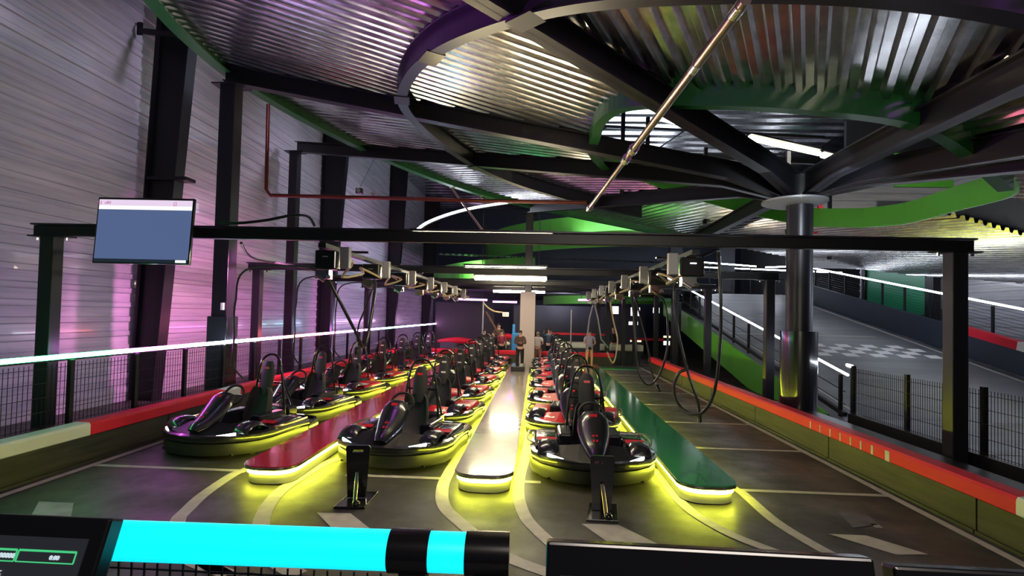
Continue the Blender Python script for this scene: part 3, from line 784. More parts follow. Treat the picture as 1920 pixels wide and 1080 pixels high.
m.build('rail_wire', 'beam_steel', r)
# green-lit panel and frames beyond the ramp's right side
p = empty('green_screen_panel', (16.9, 26, 0), 0, 'teal green wall panel in a dark frame beyond the ramp', 'panel')
MB().box((0,0,4.2),(.08,4.4,3.0)).build('sheet', 'green_teal', p)
MB().box((-.05,2.3,3.8),(.2,.3,4.2)).build('frame_post', 'black_steel', p); MB().box((-.05,-2.4,2.9),(.3,.5,5.8)).build('frame_post', 'black_steel', p); MB().box((-.05,0,5.8),(.2,5.0,.3)).build('frame_top', 'black_steel', p)
for k, (x, y) in enumerate(((15.6,33),(13.2,38),(10.4,41))):
    r = empty('square_column', (x,y,0), 0, f'{["dark","slim dark","distant dark"][k]} square column at the top of the ramp, {["nearest","middle","farthest"][k]} of the three', 'column')
    MB().box((0,0,5),(.9,.6,10)).build('shaft', 'dark_panel', r); MB().box((-.46,0,5.2),(.04,.4,3)).build('reflective_strip', 'wall_panel', r)
r = empty('white_sign', (9.0,42,4.9), 0, 'small lit white sign at the top of the ramp', 'sign'); MB().box((0,0,0),(.5,.12,.6)).build('face','led_white',r); MB().box((0,0,-.65),(.08,.08,.9)).build('post','black_steel',r)
# lit tubes at the head of the ramp
for k, (a, b, lb) in enumerate((((9.2,34,4.9),(13.0,36,5.4),'white light tube crossing the head of the ramp'),
                                ((12.6,31.5,5.4),(10.0,40,6.6),'white light tube curving off at the head of the ramp'),
                                ((16.6,30,5.0),(12.6,41,6.2),'distant white light tube right of the round column'),
                                ((14.2,34,5.6),(16,34,5.7),'short distant white tube high above the ramp'),
                                ((10,46,7.4),(14,46,7.4),'farthest white tube above the head of the ramp'))):
    led('white_light_tube', a, b, .04, 'led_white', lb, hang=(12.2 if k > 2 else None))
    r_ = [o for o in COL.objects if o.name.startswith('white_light_tube')][-1]
    if k < 3:
        for f in (.05,.5,.95):
            p_ = (Vector(b)-Vector(a))*f; MB().cyl(p_, (p_.x, p_.y, 3.4-a[2]), .03, 6).build('support_post', 'black_steel', r_)
# service column of black posts between the right gantry posts and the ramp, frames of the entrance
r = empty('entrance_frame', (4.1, 25.6, 0), 0, 'dark green-edged entrance frame at the far end of the right barrier', 'frame')
MB().box((0,0,1.6),(.16,.2,3.2)).build('upright', 'black_steel', r); MB().box((2.6,0,1.6),(.16,.2,3.2)).build('upright', 'black_steel', r)
MB().box((1.3,0,3.15),(2.76,.2,.14)).build('lintel', 'green_dark', r)

# ================================================================== FAR SIDE
struct(MB().box((2.6, 34, 1.45), (8.2, .2, 2.9)).build('wall_back', 'navy'))
struct(MB().box((-4.9, 36, 1.5), (4.0, .2, 3.0)).build('wall_back', 'dark_panel'))
# mezzanine slab over the back
struct(MB().box((0.5, 35.6, 3.66), (17, 20.8, .16)).build('ceiling', 'dark_panel'))
def arc_panel(cx, cy, r, a0, a1, z0, z1, slope, name, m, label, cat='panel', th=.08, n=28):
    rings = []
    for i in range(n+1):
        f = i/n; a = radians(a0+(a1-a0)*f); c_, s_ = cos(a), sin(a); dz = slope*f
        rings.append([(cx+c_*(r+o), cy+s_*(r+o), z+dz) for o, z in ((0,z0),(th,z0),(th,z1),(0,z1))])
    return tag(MB().rings(rings).build(name, m), label, cat)
arc_panel(5.5, 41, 9.5, 180, 300, 6.0, 7.9, .6, 'ramp_fascia', 'green_paint', 'bright green curved fascia of the far upper ramp above the centre of the view')
arc_panel(5.0, 38, 4.6, 190, 350, 3.0, 3.9, .2, 'ramp_fascia', 'green_paint', 'small green fascia at the back, right of the concrete-cased column')
arc_panel(-3.2, 34, 3.4, 200, 330, 3.9, 4.9, .9, 'ramp_fascia', 'green_paint', 'dark green curved fascia under the far ramp, left of the concrete-cased column')
# far lower corrugated sheet
mb = MB(); x = -5.5
while x < 9:
    for a, b, za, zb in ((0,.12,0,0),(.12,.17,0,.09),(.17,.29,.09,.09),(.29,.34,.09,0)):
        mb.quad((x+a, 28.5, 5.3+za-.02*x), (x+b, 28.5, 5.3+zb-.02*x), (x+b, 41, 6.6+zb-.02*x), (x+a, 41, 6.6+za-.02*x))
    x += .34
struct(mb.build('ceiling', 'galvanised'))
# curved white light tube, far left above the gantry
pts = smooth_pts([(-4.95, 21.0, 5.49), (-4.7, 22.0, 6.03), (-4.07, 23.5, 6.68), (-3.07, 25.0, 7.3), (-1.55, 27.0, 8.0)], 6)
r = empty('curved_light_tube', pts[0], 0, 'curved white light tube high above the left rows, sweeping toward the green fascia', 'light tube')
MB().tube([p-pts[0] for p in pts], .05, 8).build('diffuser', 'led_white', r, True)
MB().tube([p-pts[0]+Vector((0,0,-.09)) for p in pts], .04, 6).build('housing', 'black_steel', r, True)
r = empty('brace_rod', (0,0,0), 0, 'thin slanting pale brace rod below the deck rim', 'rod')
r.location = (-3.73, 22.0, 7.56)
d_ = Vector((-2.32, 22.0, 5.71)) - r.location
MB().cyl((0,0,0), d_, .045, 8).build('rod', 'pipe_copper', r, True); MB().ball((0,0,0),.07).ball(tuple(d_),.07).build('fork_end', 'galvanised_box', r)

# fluorescent tubes across the aisle
for k, (y, w, z, lb) in enumerate(((8.45,2.2,3.50,'bright warm fluorescent tube tucked behind the nearest gantry beam'),
                                 (14.6,2.2,3.53,'bright warm fluorescent tube tucked behind the second gantry beam'),
                                 (17.3,2.3,3.46,'larger of the two bright warm fluorescent tubes across the aisle'),
                                 (25.6,2.45,3.40,'smaller, farther of the two bright warm fluorescent tubes across the aisle'))):
    r = empty('fluorescent_lamp', (-.90, y, z), 0, lb, 'lamp')
    MB().cyl((-w/2,0,0),(w/2,0,0),.075,12).build('tube', 'tube_warm', r, True)
    MB().box((0,.0,.1),(w+.1,.18,.05)).build('housing', 'beam_steel', r)
    for f in ((-.4,.4) if y > 15 else ()): MB().cyl((w*f,0,.12),(w*f,0,(5.6-z) if y < 24 else .2),.012,6).build('hanger_rod','black_steel',r)
    MB().box((-w/2-.02,0,.02),(.04,.1,.14)).box((w/2+.02,0,.02),(.04,.1,.14)).build('end_cap', 'galvanised_box', r)
for k, (a, b, lb) in enumerate((((-4.4,29,3.05),(-2.8,29.5,3.05),'magenta glowing tube at the back left of the aisle'),
                                ((-2.6,31,3.0),(-1.2,31,3.0),'pale magenta tube behind the concrete-cased column'),
                                ((2.2,29,3.15),(3.9,29,3.2),'pink glowing tube at the back right of the aisle'))):
    led('magenta_light_tube', a, b, .05, 'tube_magenta', lb, hang=3.6)

# fluorescent lamps of the upper level, seen through the opening
for a, b, lb in (((3.3,14.6,7.75),(4.2,15.0,7.7),'short warm lamp seen through the near left of the deck opening'),
                 ((6.4,16.6,7.9),(9.0,17.6,7.75),'long bright warm lamp seen through the deck opening'),
                 ((9.15,17.7,7.72),(9.9,18.0,7.66),'short bright warm lamp continuing the long one in the deck opening')):
    r = empty('fluorescent_lamp', a, 0, lb, 'lamp'); d_ = Vector(b)-Vector(a)
    MB().cyl((0,0,0), d_, .085, 10).build('tube', 'tube_cool', r, True)
    MB().bar((0,0,.12), d_+Vector((0,0,.12)), .2, .05).build('housing', 'beam_steel', r)
# upper level: walls, posts and frames behind the opening
struct(ribbed_wall('wall_upper', 0, 0, 9, 0, 3.4, -1))
wu = [o for o in COL.objects if o.name.startswith('wall_upper')][0]; wu.location = (20.5, 23.5, 4.6); wu.rotation_euler = (0,0,pi/2)
tag(MB().box((0,0,0),(2.0,.1,1.2)).build('green_board','green_paint',loc=(13.6,19.5,7.75)),'yellow-green board on the upper level behind the right of the opening','board')
struct(MB().box((18.2, 26.5, 8.6),(6.8,.2,7.)).build('wall_upper','dark_panel'))
r = empty('safety_barrier', (9.6,18.0,5.2), 0, 'red safety barrier standing on the upper level right of the hub', 'barrier')
MB().box((0,0,.06),(1.9,.1,.12)).box((-.35,0,.5),(.12,.1,.9)).build('bars', 'barrier_red', r)
MB().box((.2,.3,.5),(.5,.3,.7)).build('cover', 'fabric_black', r, bevel=.1)
for k, (x, y, lb) in enumerate(((2.6,12.8,'left'),(3.5,13.4,'second left'),(6.0,15.4,'middle'),(8.4,14.2,'right'),(11.8,18,'far right'))):
    z = pz(x,y)+.9
    tag(MB().box((0,0,1.4),(.12,.12,2.8)).build('upper_post','beam_steel',loc=(x,y+4.2,pz(x,y)+.1)),f'{lb} dark post rising on the upper level behind the deck opening','post')
r = empty('roof_truss', (5,23,9.3), .12, 'dark flat roof truss high behind the deck opening', 'truss')
MB().box((0,0,0),(15,.2,.22)).build('chord', 'black_steel', r)
MB().box((0,0,1.1),(15,.12,.12)).build('top_chord', 'black_steel', r)
for j in range(5): MB().bar((-7+3.4*j,0,.1),(-5.6+3.4*j,0,1.1),.06,.06).build('web_bar', 'black_steel', r)

# polished sprinkler riser pole running under the deck, and red pipe
a, b = Vector((1.73, 4.6, 5.05)), Vector((1.01, 11.2, 4.52))
r = empty('polished_pole', a, 0, 'polished round steel pole slanting down across the deck, with collar joints', 'pole')
d_ = b-a
MB().cyl((0,0,0), d_*.53, .052, 16).build('upper_tube', 'pole_metal', r, True)
MB().cyl(d_*.53, d_, .040, 16).build('lower_tube', 'pole_metal', r, True)
for f, rr in ((.02,.06),(.16,.058),(.5,.075),(.56,.07),(.97,.06)):
    MB().cyl(d_*(f-.008), d_*(f+.012), rr, 14).build('collar', 'chrome', r, True)
PIPE = [(-8.22, 15.5, 8.43), (-8.19, 15.5, 5.86), (-8.05, 15.5, 5.68), (-4.93, 15.5, 5.65), (-1.75, 15.5, 5.61), (1.36, 15.5, 5.59)]
r = empty('sprinkler_pipe', PIPE[0], 0, 'thin dark red sprinkler pipe dropping from the deck and running across under it', 'pipe')
P = [Vector(p)-Vector(PIPE[0]) for p in PIPE]
MB().tube(P, .055, 10).build('pipe', 'pipe_red', r, True)
for k in (3,4): 
    q = P[k]; MB().cyl(q, q+Vector((0,0,.12)), .03, 8).cyl(q+Vector((0,0,.12)), q+Vector((0,0,.14)), .08, 8).build('sprinkler_head', 'pipe_copper', r)
r = empty('floodlight', (-5.32, 15.4, 5.82), 0, 'small black floodlight hanging over the sprinkler pipe', 'lamp')
MB().box((0,0,0),(.2,.14,.16)).build('body','black_plastic',r,bevel=.02); MB().cyl((0,-.06,0),(0,-.12,0),.06,10).build('lens','galvanised_box',r); MB().cyl((0,0,.08),(.3,.5,1.2),.006,4).build('wire','cable_black',r)

# ================================================================== HANGING SCREEN
r = empty('hanging_screen', (-5.88, 7.66, 3.41), 0, 'large flat hanging screen, mostly blue-grey with a white top bar, on the nearest gantry', 'screen')
r.rotation_euler = (radians(-4), 0, radians(1))
SW, SH = 1.47, 1.0
MB().box((0,0,0),(SW,.05,SH)).build('casing', 'black_plastic', r, bevel=.008)
mat('scr_blue', (0,0,0), emit=(.085,.125,.26), es=1.0); mat('scr_white', (0,0,0), emit=(1,1,1), es=1.); mat('scr_pink', (0,0,0), emit=(.82,.66,.86), es=1.)
mat('scr_dark', (0,0,0), emit=(.012,.018,.03), es=1.); mat('scr_text', (0,0,0), emit=(.5,.12,.3), es=1.)
y_ = -.027
sc_ = MB(); sc_.box((0,y_,-.06),(SW-.05,.004,.75)); sc_.build('image_area', 'scr_blue', r)
MB().box((0,y_,.345),(SW-.05,.005,.06)).build('white_bar', 'scr_white', r)
MB().box((0,y_,.42),(SW-.05,.005,.09)).build('title_bar', 'scr_pink', r)
MB().box((0,y_,-.455),(SW-.05,.005,.05)).build('status_bar', 'scr_dark', r)
MB().box((SW/2-.13,y_-.003,-.455),(.16,.005,.04)).build('status_tag', 'scr_white', r)
MB().cyl((0,.02,.3),(0,.3,.3),.04,8).box((0,.1,.2),(.3,.12,.5)).build('wall_mount', 'black_steel', r)
def text(s, size, loc, rot, m, parent, name='lettering', ext=.001):
    c = bpy.data.curves.new(name, 'FONT'); c.body = s; c.size = size; c.extrude = ext; c.resolution_u = 2
    o = bpy.data.objects.new(name, c); COL.objects.link(o); c.materials.append(MATS[m]); o.parent = parent; o.location = loc; o.rotation_euler = rot
    # turn into a mesh
    dg = bpy.context.evaluated_depsgraph_get(); me = bpy.data.meshes.new_from_object(o.evaluated_get(dg))
    q = bpy.data.objects.new(name, me); COL.objects.link(q); q.parent = parent; q.location = loc; q.rotation_euler = rot
    bpy.data.objects.remove(o); return q
text('52  u80', .065, (-.73,-.032,.395), (pi/2,0,0), 'scr_text', r)
text('(2', .075, (.42,-.032,.385), (pi/2,0,0), 'scr_text', r)

# ================================================================== FOREGROUND DESK
r = empty('cyan_light_rail', (-.42, 1.0, 1.852), 0, 'thick glowing cyan tube rail in front, with two black couplers', 'rail')
r.rotation_euler = (0,0,radians(1.2))
MB().cyl((-.42,0,0),(.155,0,0),.036,24).build('lit_tube', 'cyan_glow', r, True)
MB().cyl((.155,0,0),(.23,0,0),.0395,24).build('coupler', 'screen_black', r, True)
MB().cyl((.23,0,0),(.297,0,0),.036,24).build('lit_tube', 'cyan_glow', r, True)
MB().cyl((.297,0,0),(.378,0,0),.0395,24).build('coupler', 'screen_black', r, True)
MB().box((.2,0,-.6),(.05,.04,1.15)).build('post', 'black_steel', r)
MB().box((.34,0,-.6),(.05,.04,1.15)).build('post', 'black_steel', r)
r = empty('guard_mesh', (-.42, 1.03, 1.80), 0, 'dark wire mesh panel below the cyan rail', 'mesh')
m = MB()
for k in range(22): m.box((-.42+.0262*k,0,-.35),(.003,.003,.69))
for k in range(26): m.box((-.12,.003,-.02-.0262*k),(.64,.003,.003))
m.build('wire_panel', 'black_steel', r)
mat('scr_panel', (.01,.01,.012), 0, .3, emit=(.011,.013,.017), es=1.); mat('scr_red', (0,0,0), emit=(.75,.12,.15), es=1.); mat('scr_green', (0,0,0), emit=(.06,.6,.22), es=1.); mat('scr_letter', (0,0,0), emit=(.6,.72,.78), es=1.)
mat('scr_light', (0,0,0), emit=(.55,.85,.6), es=1.)
def monitor(loc, w, h, rot, label):
    r = empty('control_monitor', loc, 0, label, 'monitor'); r.rotation_euler = rot
    MB().box((0,0,-h/2),(w,.03,h)).build('casing', 'screen_black', r, bevel=.004)
    MB().box((0,.03,-h*.55),(w*.4,.05,h*.5)).build('rear_housing', 'screen_black', r, bevel=.01)
    return r
# left monitor: top right corner in view
L0 = Vector((-0.62, 0.78, 1.98))
r = monitor(L0+Vector((-.22,0,0)), .44, .27, (radians(-22),0,radians(0.)), 'black control monitor with a dark results list, lower left corner')
r.location.z += .0
f = -.0165
MB().box((0,f,-.14),(.395,.002,.222)).build('screen_face', 'scr_panel', r)
def frame(m, x0, x1, z0, z1, t=.0016):
    m.box(((x0+x1)/2,f-.0015,z0),(x1-x0,.001,t)).box(((x0+x1)/2,f-.0015,z1),(x1-x0,.001,t*1.8)).box((x0,f-.0015,(z0+z1)/2),(t,.001,z1-z0)).box((x1,f-.0015,(z0+z1)/2),(t,.001,z1-z0))
m = MB(); frame(m, -.02, .053, -.062, -.047); m.build('red_field', 'scr_red', r)
m = MB(); frame(m, .056, .098, -.062, -.047); frame(m, .101, .187, -.062, -.047); m.build('green_field', 'scr_green', r)
text('00000000', .0095, (.060,f-.002,-.058), (pi/2,0,0), 'scr_letter', r)
text('0:00', .0085, (.15,f-.002,-.058), (pi/2,0,0), 'scr_letter', r)
for i, (a, b) in enumerate((('00020','9 05'),('02005','3 05'),('0000','0 03'),('0000','2 10'))):
    text(a, .013, (.015,f-.002,-.083-.019*i), (pi/2,0,0), 'scr_letter', r); text(b, .013, (.064,f-.002,-.083-.019*i), (pi/2,0,0), 'scr_letter', r)
R0 = Vector((0.02, 0.72, 2.0))
r = monitor(R0+Vector((.205,0,0)), .412, .26, (radians(-14),0,radians(-1.2)), 'wide black control monitor at the bottom edge, just right of centre')
MB().box((.0,f,-.14),(.375,.002,.2)).build('screen_face', 'scr_panel', r)
text('LAGET', .016, (-.165,f-.002,-.062), (pi/2,0,0), 'scr_light', r)
MB().box((.05,f-.002,-.052),(.035,.001,.012)).build('light_field', 'scr_light', r)
r = monitor(R0+Vector((.66,0,-.012)), .44, .27, (radians(-14),0,radians(-1.)), 'black control monitor in the lower right corner')
MB().box((0,f,-.15),(.40,.002,.2)).build('screen_face', 'screen_black', r)
r = empty('control_desk', (0, .95, 0), 0, 'dark control desk carrying the monitors below the frame', 'desk')
MB().box((0,-.25,1.56),(2.4,.5,.04)).build('worktop','dark_panel',r); MB().box((-1.1,-.25,.77),(.05,.45,1.54)).box((1.1,-.25,.77),(.05,.45,1.54)).build('side_panel','dark_panel',r)
m = MB()
for sx, sy, sz, dz in ((-.82,-.15,1.58,.2),(.22,-.2,1.58,.2),(.68,-.2,1.58,.2)): m.box((sx,sy-.05,sz+dz/2),(.06,.03,dz))
m.build('monitor_stand','black_plastic',r)

# ================================================================== SIGNAL STANDS at the lane heads
def signal_stand(x, y, rz, label, slot=True, mark_=False):
    r = empty('lane_stop_stand', (x, y, 0), rz, label, 'stand')
    MB().prism([(-.20,-.16),(.16,-.16),(.21,.38),(-.12,.38)], 0, .03).build('base_plate', 'black_plastic', r, bevel=.006)
    # flat upright board with a slot, narrowing downward
    m = MB(); W0, W1, H0, H1 = .145, .11, .04, .665; T = .03; yb = .12
    if slot:
        zs0, zs1, xs = .585, .612, .062
        outer = [(-W1,H0),(W1,H0),(W0,H1-.02),(W0-.02,H1),(-W0+.02,H1),(-W0,H1-.02)]
        segs = [[(-W1,H0),(W1,H0),(W0-.005,zs0),(-W0+.005,zs0)], [(-W0+.005,zs0),(-xs,zs0),(-xs,zs1),(-W0,zs1)], [(xs,zs0),(W0-.005,zs0),(W0,zs1),(xs,zs1)],
                [(-W0,zs1),(W0,zs1),(W0,H1-.02),(W0-.02,H1),(-W0+.02,H1),(-W0,H1-.02)]]
    else: segs = [[(-W1,H0),(W1,H0),(W0,H1-.02),(W0-.02,H1),(-W0+.02,H1),(-W0,H1-.02)]]
    for s in segs:
        n = len(s); m.add([(x_,yb,z_) for x_,z_ in s]+[(x_,yb+T,z_) for x_,z_ in s], [tuple(range(n)),tuple(range(2*n-1,n-1,-1))]+[(i,(i+1)%n,n+(i+1)%n,n+i) for i in range(n)])
    m.build('board', 'black_plastic', r)
    MB().cyl((.03,-.1,.05),(.0,yb-.01,.34),.024,12).build('strut', 'pipe_copper' if mark_ else 'trim_metal', r, True)
    MB().ball((.05,-.12,.05),(.05,.05,.045)).build('foot_joint', 'black_plastic', r, True)
    if mark_:
        o = text('JN\'  )', .045, (-.09,yb-.004,.575), (pi/2,0,0), 'scr_text', r); o.data.materials[0] = mat('stand_print', (.3,.12,.1), 0, .5)
    return r
signal_stand(-2.12, 6.30, .10, 'black slotted board on a base plate before the lane beside the red platform')
signal_stand(.80, 6.22, -.02, 'black plain board on a base plate before the frontmost kart beside the green platform', False, True)

kb_ = [q for q in COL.objects if q.name=='mesh_fence.001'][0]
lt = text('LJS', .07, (-.055, 2.20, .36), (pi/2, 0, -pi/2), 'line_white', kb_)

# ================================================================== KARTS
def loft(secs, closed_caps=True):
    m = MB(); m.rings([[Vector(p) for p in s] for s in secs], False, closed_caps); return m
def rrect(cx, cz, w, h, r, y, n=3):
    # rounded rectangle in xz at y
    out = []
    r = min(r, w/2-.001, h/2-.001)
    for sx, sz, a0 in ((1,1,0),(-1,1,pi/2),(-1,-1,pi),(1,-1,3*pi/2)):
        for k in range(n+1):
            a = a0+pi/2*k/n; out.append((cx+sx*(w/2-r)+cos(a)*r, y, cz+sz*(h/2-r)+sin(a)*r))
    return out
def make_kart(style, front_lit=True):
    red = style == 'red'
    body = 'kart_red' if red else 'kart_gloss'
    k = empty('electric_kart', (0,0,0))
    # wrap-round bumper skirt, nose at -y
    half = [(0,-1.20),(.28,-1.17),(.52,-1.06),(.72,-.88),(.84,-.66),(.88,-.40),(.86,-.10),(.84,.25),(.85,.55)]
    path = [(-x,y) for x,y in reversed(half[1:])] + half
    MB().sweep(path, [(-.03,.06),(.015,.07),(.03,.14),(.02,.24),(-.02,.255),(-.05,.25),(-.05,.07)]).build('bumper_skirt', 'skirt_grey', k, True)
    MB().sweep(path, [(-.05,.262),(.028,.262),(.045,.30),(.03,.36),(-.03,.375),(-.07,.34)]).build('bumper_rail', 'kart_gloss', k, True)
    rear = [(.84,.55),(.84,.80),(.70,.97),(.45,1.02),(0,1.04),(-.45,1.02),(-.70,.97),(-.84,.80),(-.84,.55)]
    MB().sweep(rear, [(-.04,.10),(.02,.10),(.045,.16),(.045,.26),(.02,.32),(-.04,.32)]).build('rear_bumper', 'black_plastic', k, True)
    MB().box((0,-.1,.075),(1.0,1.9,.03)).box((0,-.75,.075),(1.3,.5,.03)).box((0,.1,.1),(1.55,.9,.03)).build('floor_pan', 'black_steel', k)
    # nose deck between bumper and cockpit
    top = [(x*.93, y*.93, .36) for x,y in [(-.84,-.55),(-.72,-.88),(-.52,-1.06),(-.28,-1.17),(0,-1.2),(.28,-1.17),(.52,-1.06),(.72,-.88),(.84,-.55)]]
    inn = [(-.60,-.52,.40),(-.52,-.62,.44),(-.38,-.72,.47),(-.2,-.78,.50),(0,-.8,.52),(.2,-.78,.50),(.38,-.72,.47),(.52,-.62,.44),(.60,-.52,.40)]
    bot = [(x,y,z-.14) for x,y,z in inn]
    m = MB()
    for i in range(8): m.quad(top[i],top[i+1],inn[i+1],inn[i]); m.quad(inn[i],inn[i+1],bot[i+1],bot[i])
    m.build('nose_deck', body if red else 'kart_matte', k, True)
    if red:
        m = MB()
        for s in (-1,1): m.add([(s*.50,-.86,.402),(s*.30,-.96,.414),(s*.28,-.86,.446),(s*.44,-.76,.438)], [(0,1,2,3)])
        m.build('nose_decal', 'kart_white', k)
    # head lamps
    for s in (-1,1):
        m = MB(); m.bar((s*.38,-1.13,.345),(s*.66,-.935,.385),.022,.03)
        m.build('headlight', 'headlight' if front_lit else 'chrome', k, bevel=.008)
    # steering fairing, tall spoon shape rising toward the wheel
    secs = []
    for t in range(9):
        f = t/8; y = -1.08+.66*f**.85; z = .40+.47*f**1.3; w = .24+.22*sin(pi*min(f*1.05,1)*.68)**1.3; th = .12
        if t == 8: w *= .66; th = .07
        if t == 0: th = .05; w *= .8
        n_ = Vector((0,-.62,.55)).normalized(); sec = []
        for a_ in range(12):
            a = 2*pi*a_/12; sec.append(Vector((cos(a)*w/2, y, z)) + n_*sin(a)*th*(1.0 if sin(a)>0 else .45))
        secs.append(sec)
    loft(secs).build('steering_fairing', 'kart_gloss', k, True)
    m = MB()
    for f0, f1, w in ((.84,.90,.05),(.30,.35,.035),(.42,.46,.035)):
        vs = []
        for f in (f0, f1):
            y = -1.08+.66*f**.85; z = .40+.47*f**1.3
            p = Vector((0,y,z)) + Vector((0,-.62,.55)).normalized()*.121
            vs += [p+Vector((-w,0,-.002)), p+Vector((w,0,-.002))]
        m.add([vs[0],vs[1],vs[3],vs[2]], [(0,1,2,3)])
    m.build('fairing_decal', 'kart_red', k)
    # steering wheel and column
    ax = Vector((0,-.42,.80)); u = Vector((1,0,0)); v = Vector((0,.42,.9)).normalized(); c = Vector((0,-.27,.84))
    MB().tube([c+u*cos(2*pi*i/20)*.185+v*sin(2*pi*i/20)*.165 for i in range(20)], .022, 8, True).build('steering_wheel', 'rubber', k, True)
    MB().cyl(c, (0,-.75,.2), .022, 8).bar(c-u*.17, c+u*.17, .03, .02).bar(c, c-v*.15, .03, .02).build('steering_column', 'beam_steel', k)
    # seat bucket
    m = MB(); secs = []
    for y, z, w, d in ((-.18,.17,.40,.05),(.05,.14,.44,.06),(.22,.17,.46,.08),(.34,.32,.46,.10),(.42,.55,.43,.10),(.48,.78,.36,.08),(.50,.86,.26,.05)):
        dirn = Vector((0,.35,1)) if z < .2 else Vector((0,-1,.3)); dirn.normalize(); sec = []
        # U shaped shell section
        pr = [(-w/2,.16),(-w/2+.02,.04),(-w/4,0),(0,-.01),(w/4,0),(w/2-.02,.04),(w/2,.16)]
        for a, b in pr: sec.append(Vector((a,y,z))+dirn*b)
        for a, b in reversed(pr): sec.append(Vector((a*1.08,y,z))+dirn*(b-.035))
        secs.append(sec)
    loft(secs).build('seat', 'fabric_black', k, True)
    # head rest pad on its back board
    secs = []
    for z, w in ((.74,.17),(.80,.24),(.95,.27),(1.15,.26),(1.28,.21),(1.34,.12)):
        y = .47+(z-.7)*.16; secs.append([(cos(a)*w/2, y+sin(a)*.055, z) for a in [2*pi*i/12 for i in range(12)]])
    hr = loft(secs).build('headrest', 'fabric_black', k, True)
    for z in ((1.0,1.22) if red else (1.22,)): MB().add([(-.05,.47+(z-.7)*.16-.058,z-.018),(.05,.47+(z-.7)*.16-.058,z-.018),(.05,.47+(z-.66)*.16-.058,z+.018),(-.05,.47+(z-.66)*.16-.058,z+.018)],[(0,1,2,3)]).build('headrest_patch', 'kart_red' if not red else 'kart_white', hr)
    # roll hoop
    hp = [(-.33,.62,.12),(-.30,.60,.7),(-.22,.60,1.25),(-.12,.62,1.42),(0,.63,1.46),(.12,.62,1.42),(.22,.60,1.25),(.30,.60,.7),(.33,.62,.12)]
    MB().tube(smooth_pts(hp,3), .022, 8).build('roll_hoop', 'black_plastic', k, True)
    MB().tube([(-.26,.60,.95),(.26,.60,.95)], .018, 6).tube([(-.24,.60,1.1),(-.3,.95,.3)], .018, 6).tube([(.24,.60,1.1),(.3,.95,.3)], .018, 6).build('hoop_brace', 'black_plastic', k, True)
    # side pods with striped tops
    for s in (-1,1):
        secs = []
        for y, w, h in ((-.46,.20,.14),(-.38,.34,.22),(0,.38,.26),(.36,.38,.28),(.50,.34,.22),(.56,.24,.12)):
            secs.append(rrect(s*(.66-(.38-w)/4), .12+h/2+.05, w, h, .06, y))
        pod = loft(secs).build('side_pod', body, k, True)
        m = MB()
        for y0, y1, mm in ((-.28,-.16,0),(.12,.28,1)):
            MB().add([(s*.52,y0,.17+.25+.003),(s*.80,y0,.425),(s*.80,y1,.447),(s*.52,y1,.447)], [(0,1,2,3)]).build('pod_stripe', 'kart_white' if red or mm else 'kart_red', pod)
        # battery case beside the seat
        MB().box((s*.37,.12,.33),(.2,.66,.36)).build('battery_case', 'kart_gloss', k, bevel=.03)
        MB().box((s*.475,.12,.36),(.006,.5,.2)).build('battery_label', 'kart_red' if red else 'skirt_grey', k)
    # motor cover behind
    MB().box((0,.86,.36),(.62,.3,.28)).build('motor_cover', 'kart_red' if red else 'black_plastic', k, bevel=.05)
    MB().box((0,1.005,.40),(.3,.02,.05)).build('tail_lamp', 'kart_red', k)
    # wheels
    for x, y, r_, w in ((.66,-.62,.135,.12),(-.66,-.62,.135,.12),(.68,.74,.145,.20),(-.68,.74,.145,.20)):
        prof = [(r_*.55,-w/2),(r_*.9,-w/2),(r_,-w/2*.75),(r_,w/2*.75),(r_*.9,w/2),(r_*.55,w/2)]
        rings = [[(x+b, y+cos(a)*q, r_+sin(a)*q) for q, b in prof] for a in [2*pi*i/20 for i in range(20)]]
        m = MB(); m.rings(rings, True); t_ = m.build('wheel', 'rubber', k, True)
        MB().cyl((x-w*.35,y,r_),(x+w*.35,y,r_),r_*.57,14).build('rim', 'rim_metal', t_, True)
    for s in (-1,1):
        # arched fender over each front wheel and side nerf bar
        secs = []
        for q_ in range(7):
            a = pi*(.08+.84*q_/6); y = -.62-cos(a)*.25; z = .34+sin(a)*.15
            secs.append([(s*.50,y,z-.02),(s*.54,y,z+.02),(s*.66,y,z+.035),(s*.76,y,z+.015),(s*.79,y,z-.03),(s*.66,y,z-.05)])
        loft(secs).build('fender', 'kart_gloss', k, True)
        MB().tube(smooth_pts([(s*.84,-.30,.38),(s*.93,-.16,.40),(s*.93,.36,.41),(s*.84,.52,.39)],4), .017, 6).build('nerf_bar', 'rim_metal', k, True)
    # pedal and tubes at the front
    MB().tube([(-.30,-.95,.2),(-.34,-.6,.3),(-.38,-.2,.2)], .016, 6).tube([(.30,-.95,.2),(.34,-.6,.3),(.38,-.2,.2)], .016, 6).build('frame_tube', 'chrome' if not red else 'rim_metal', k)
    return k
kb = make_kart('black'); kr = make_kart('red')
kr2 = make_kart('red', False)
RN = {'A': 'row left of the red platform', 'B': 'row between the red and centre platforms', 'C': 'row between the centre and green platforms'}
ON = ['frontmost','second','third','fourth','fifth','sixth','seventh','eighth','ninth']
rows = {
 'A': [(-4.98,9.0+2.40*i,-12) for i in range(7)],
 'B': [(-2.085,8.75+2.40*i,-8) for i in range(7)],
 'C': [(.84,8.35,0)]+[(.78,10.8+2.40*i,-8) for i in range(6)]}
used = {}
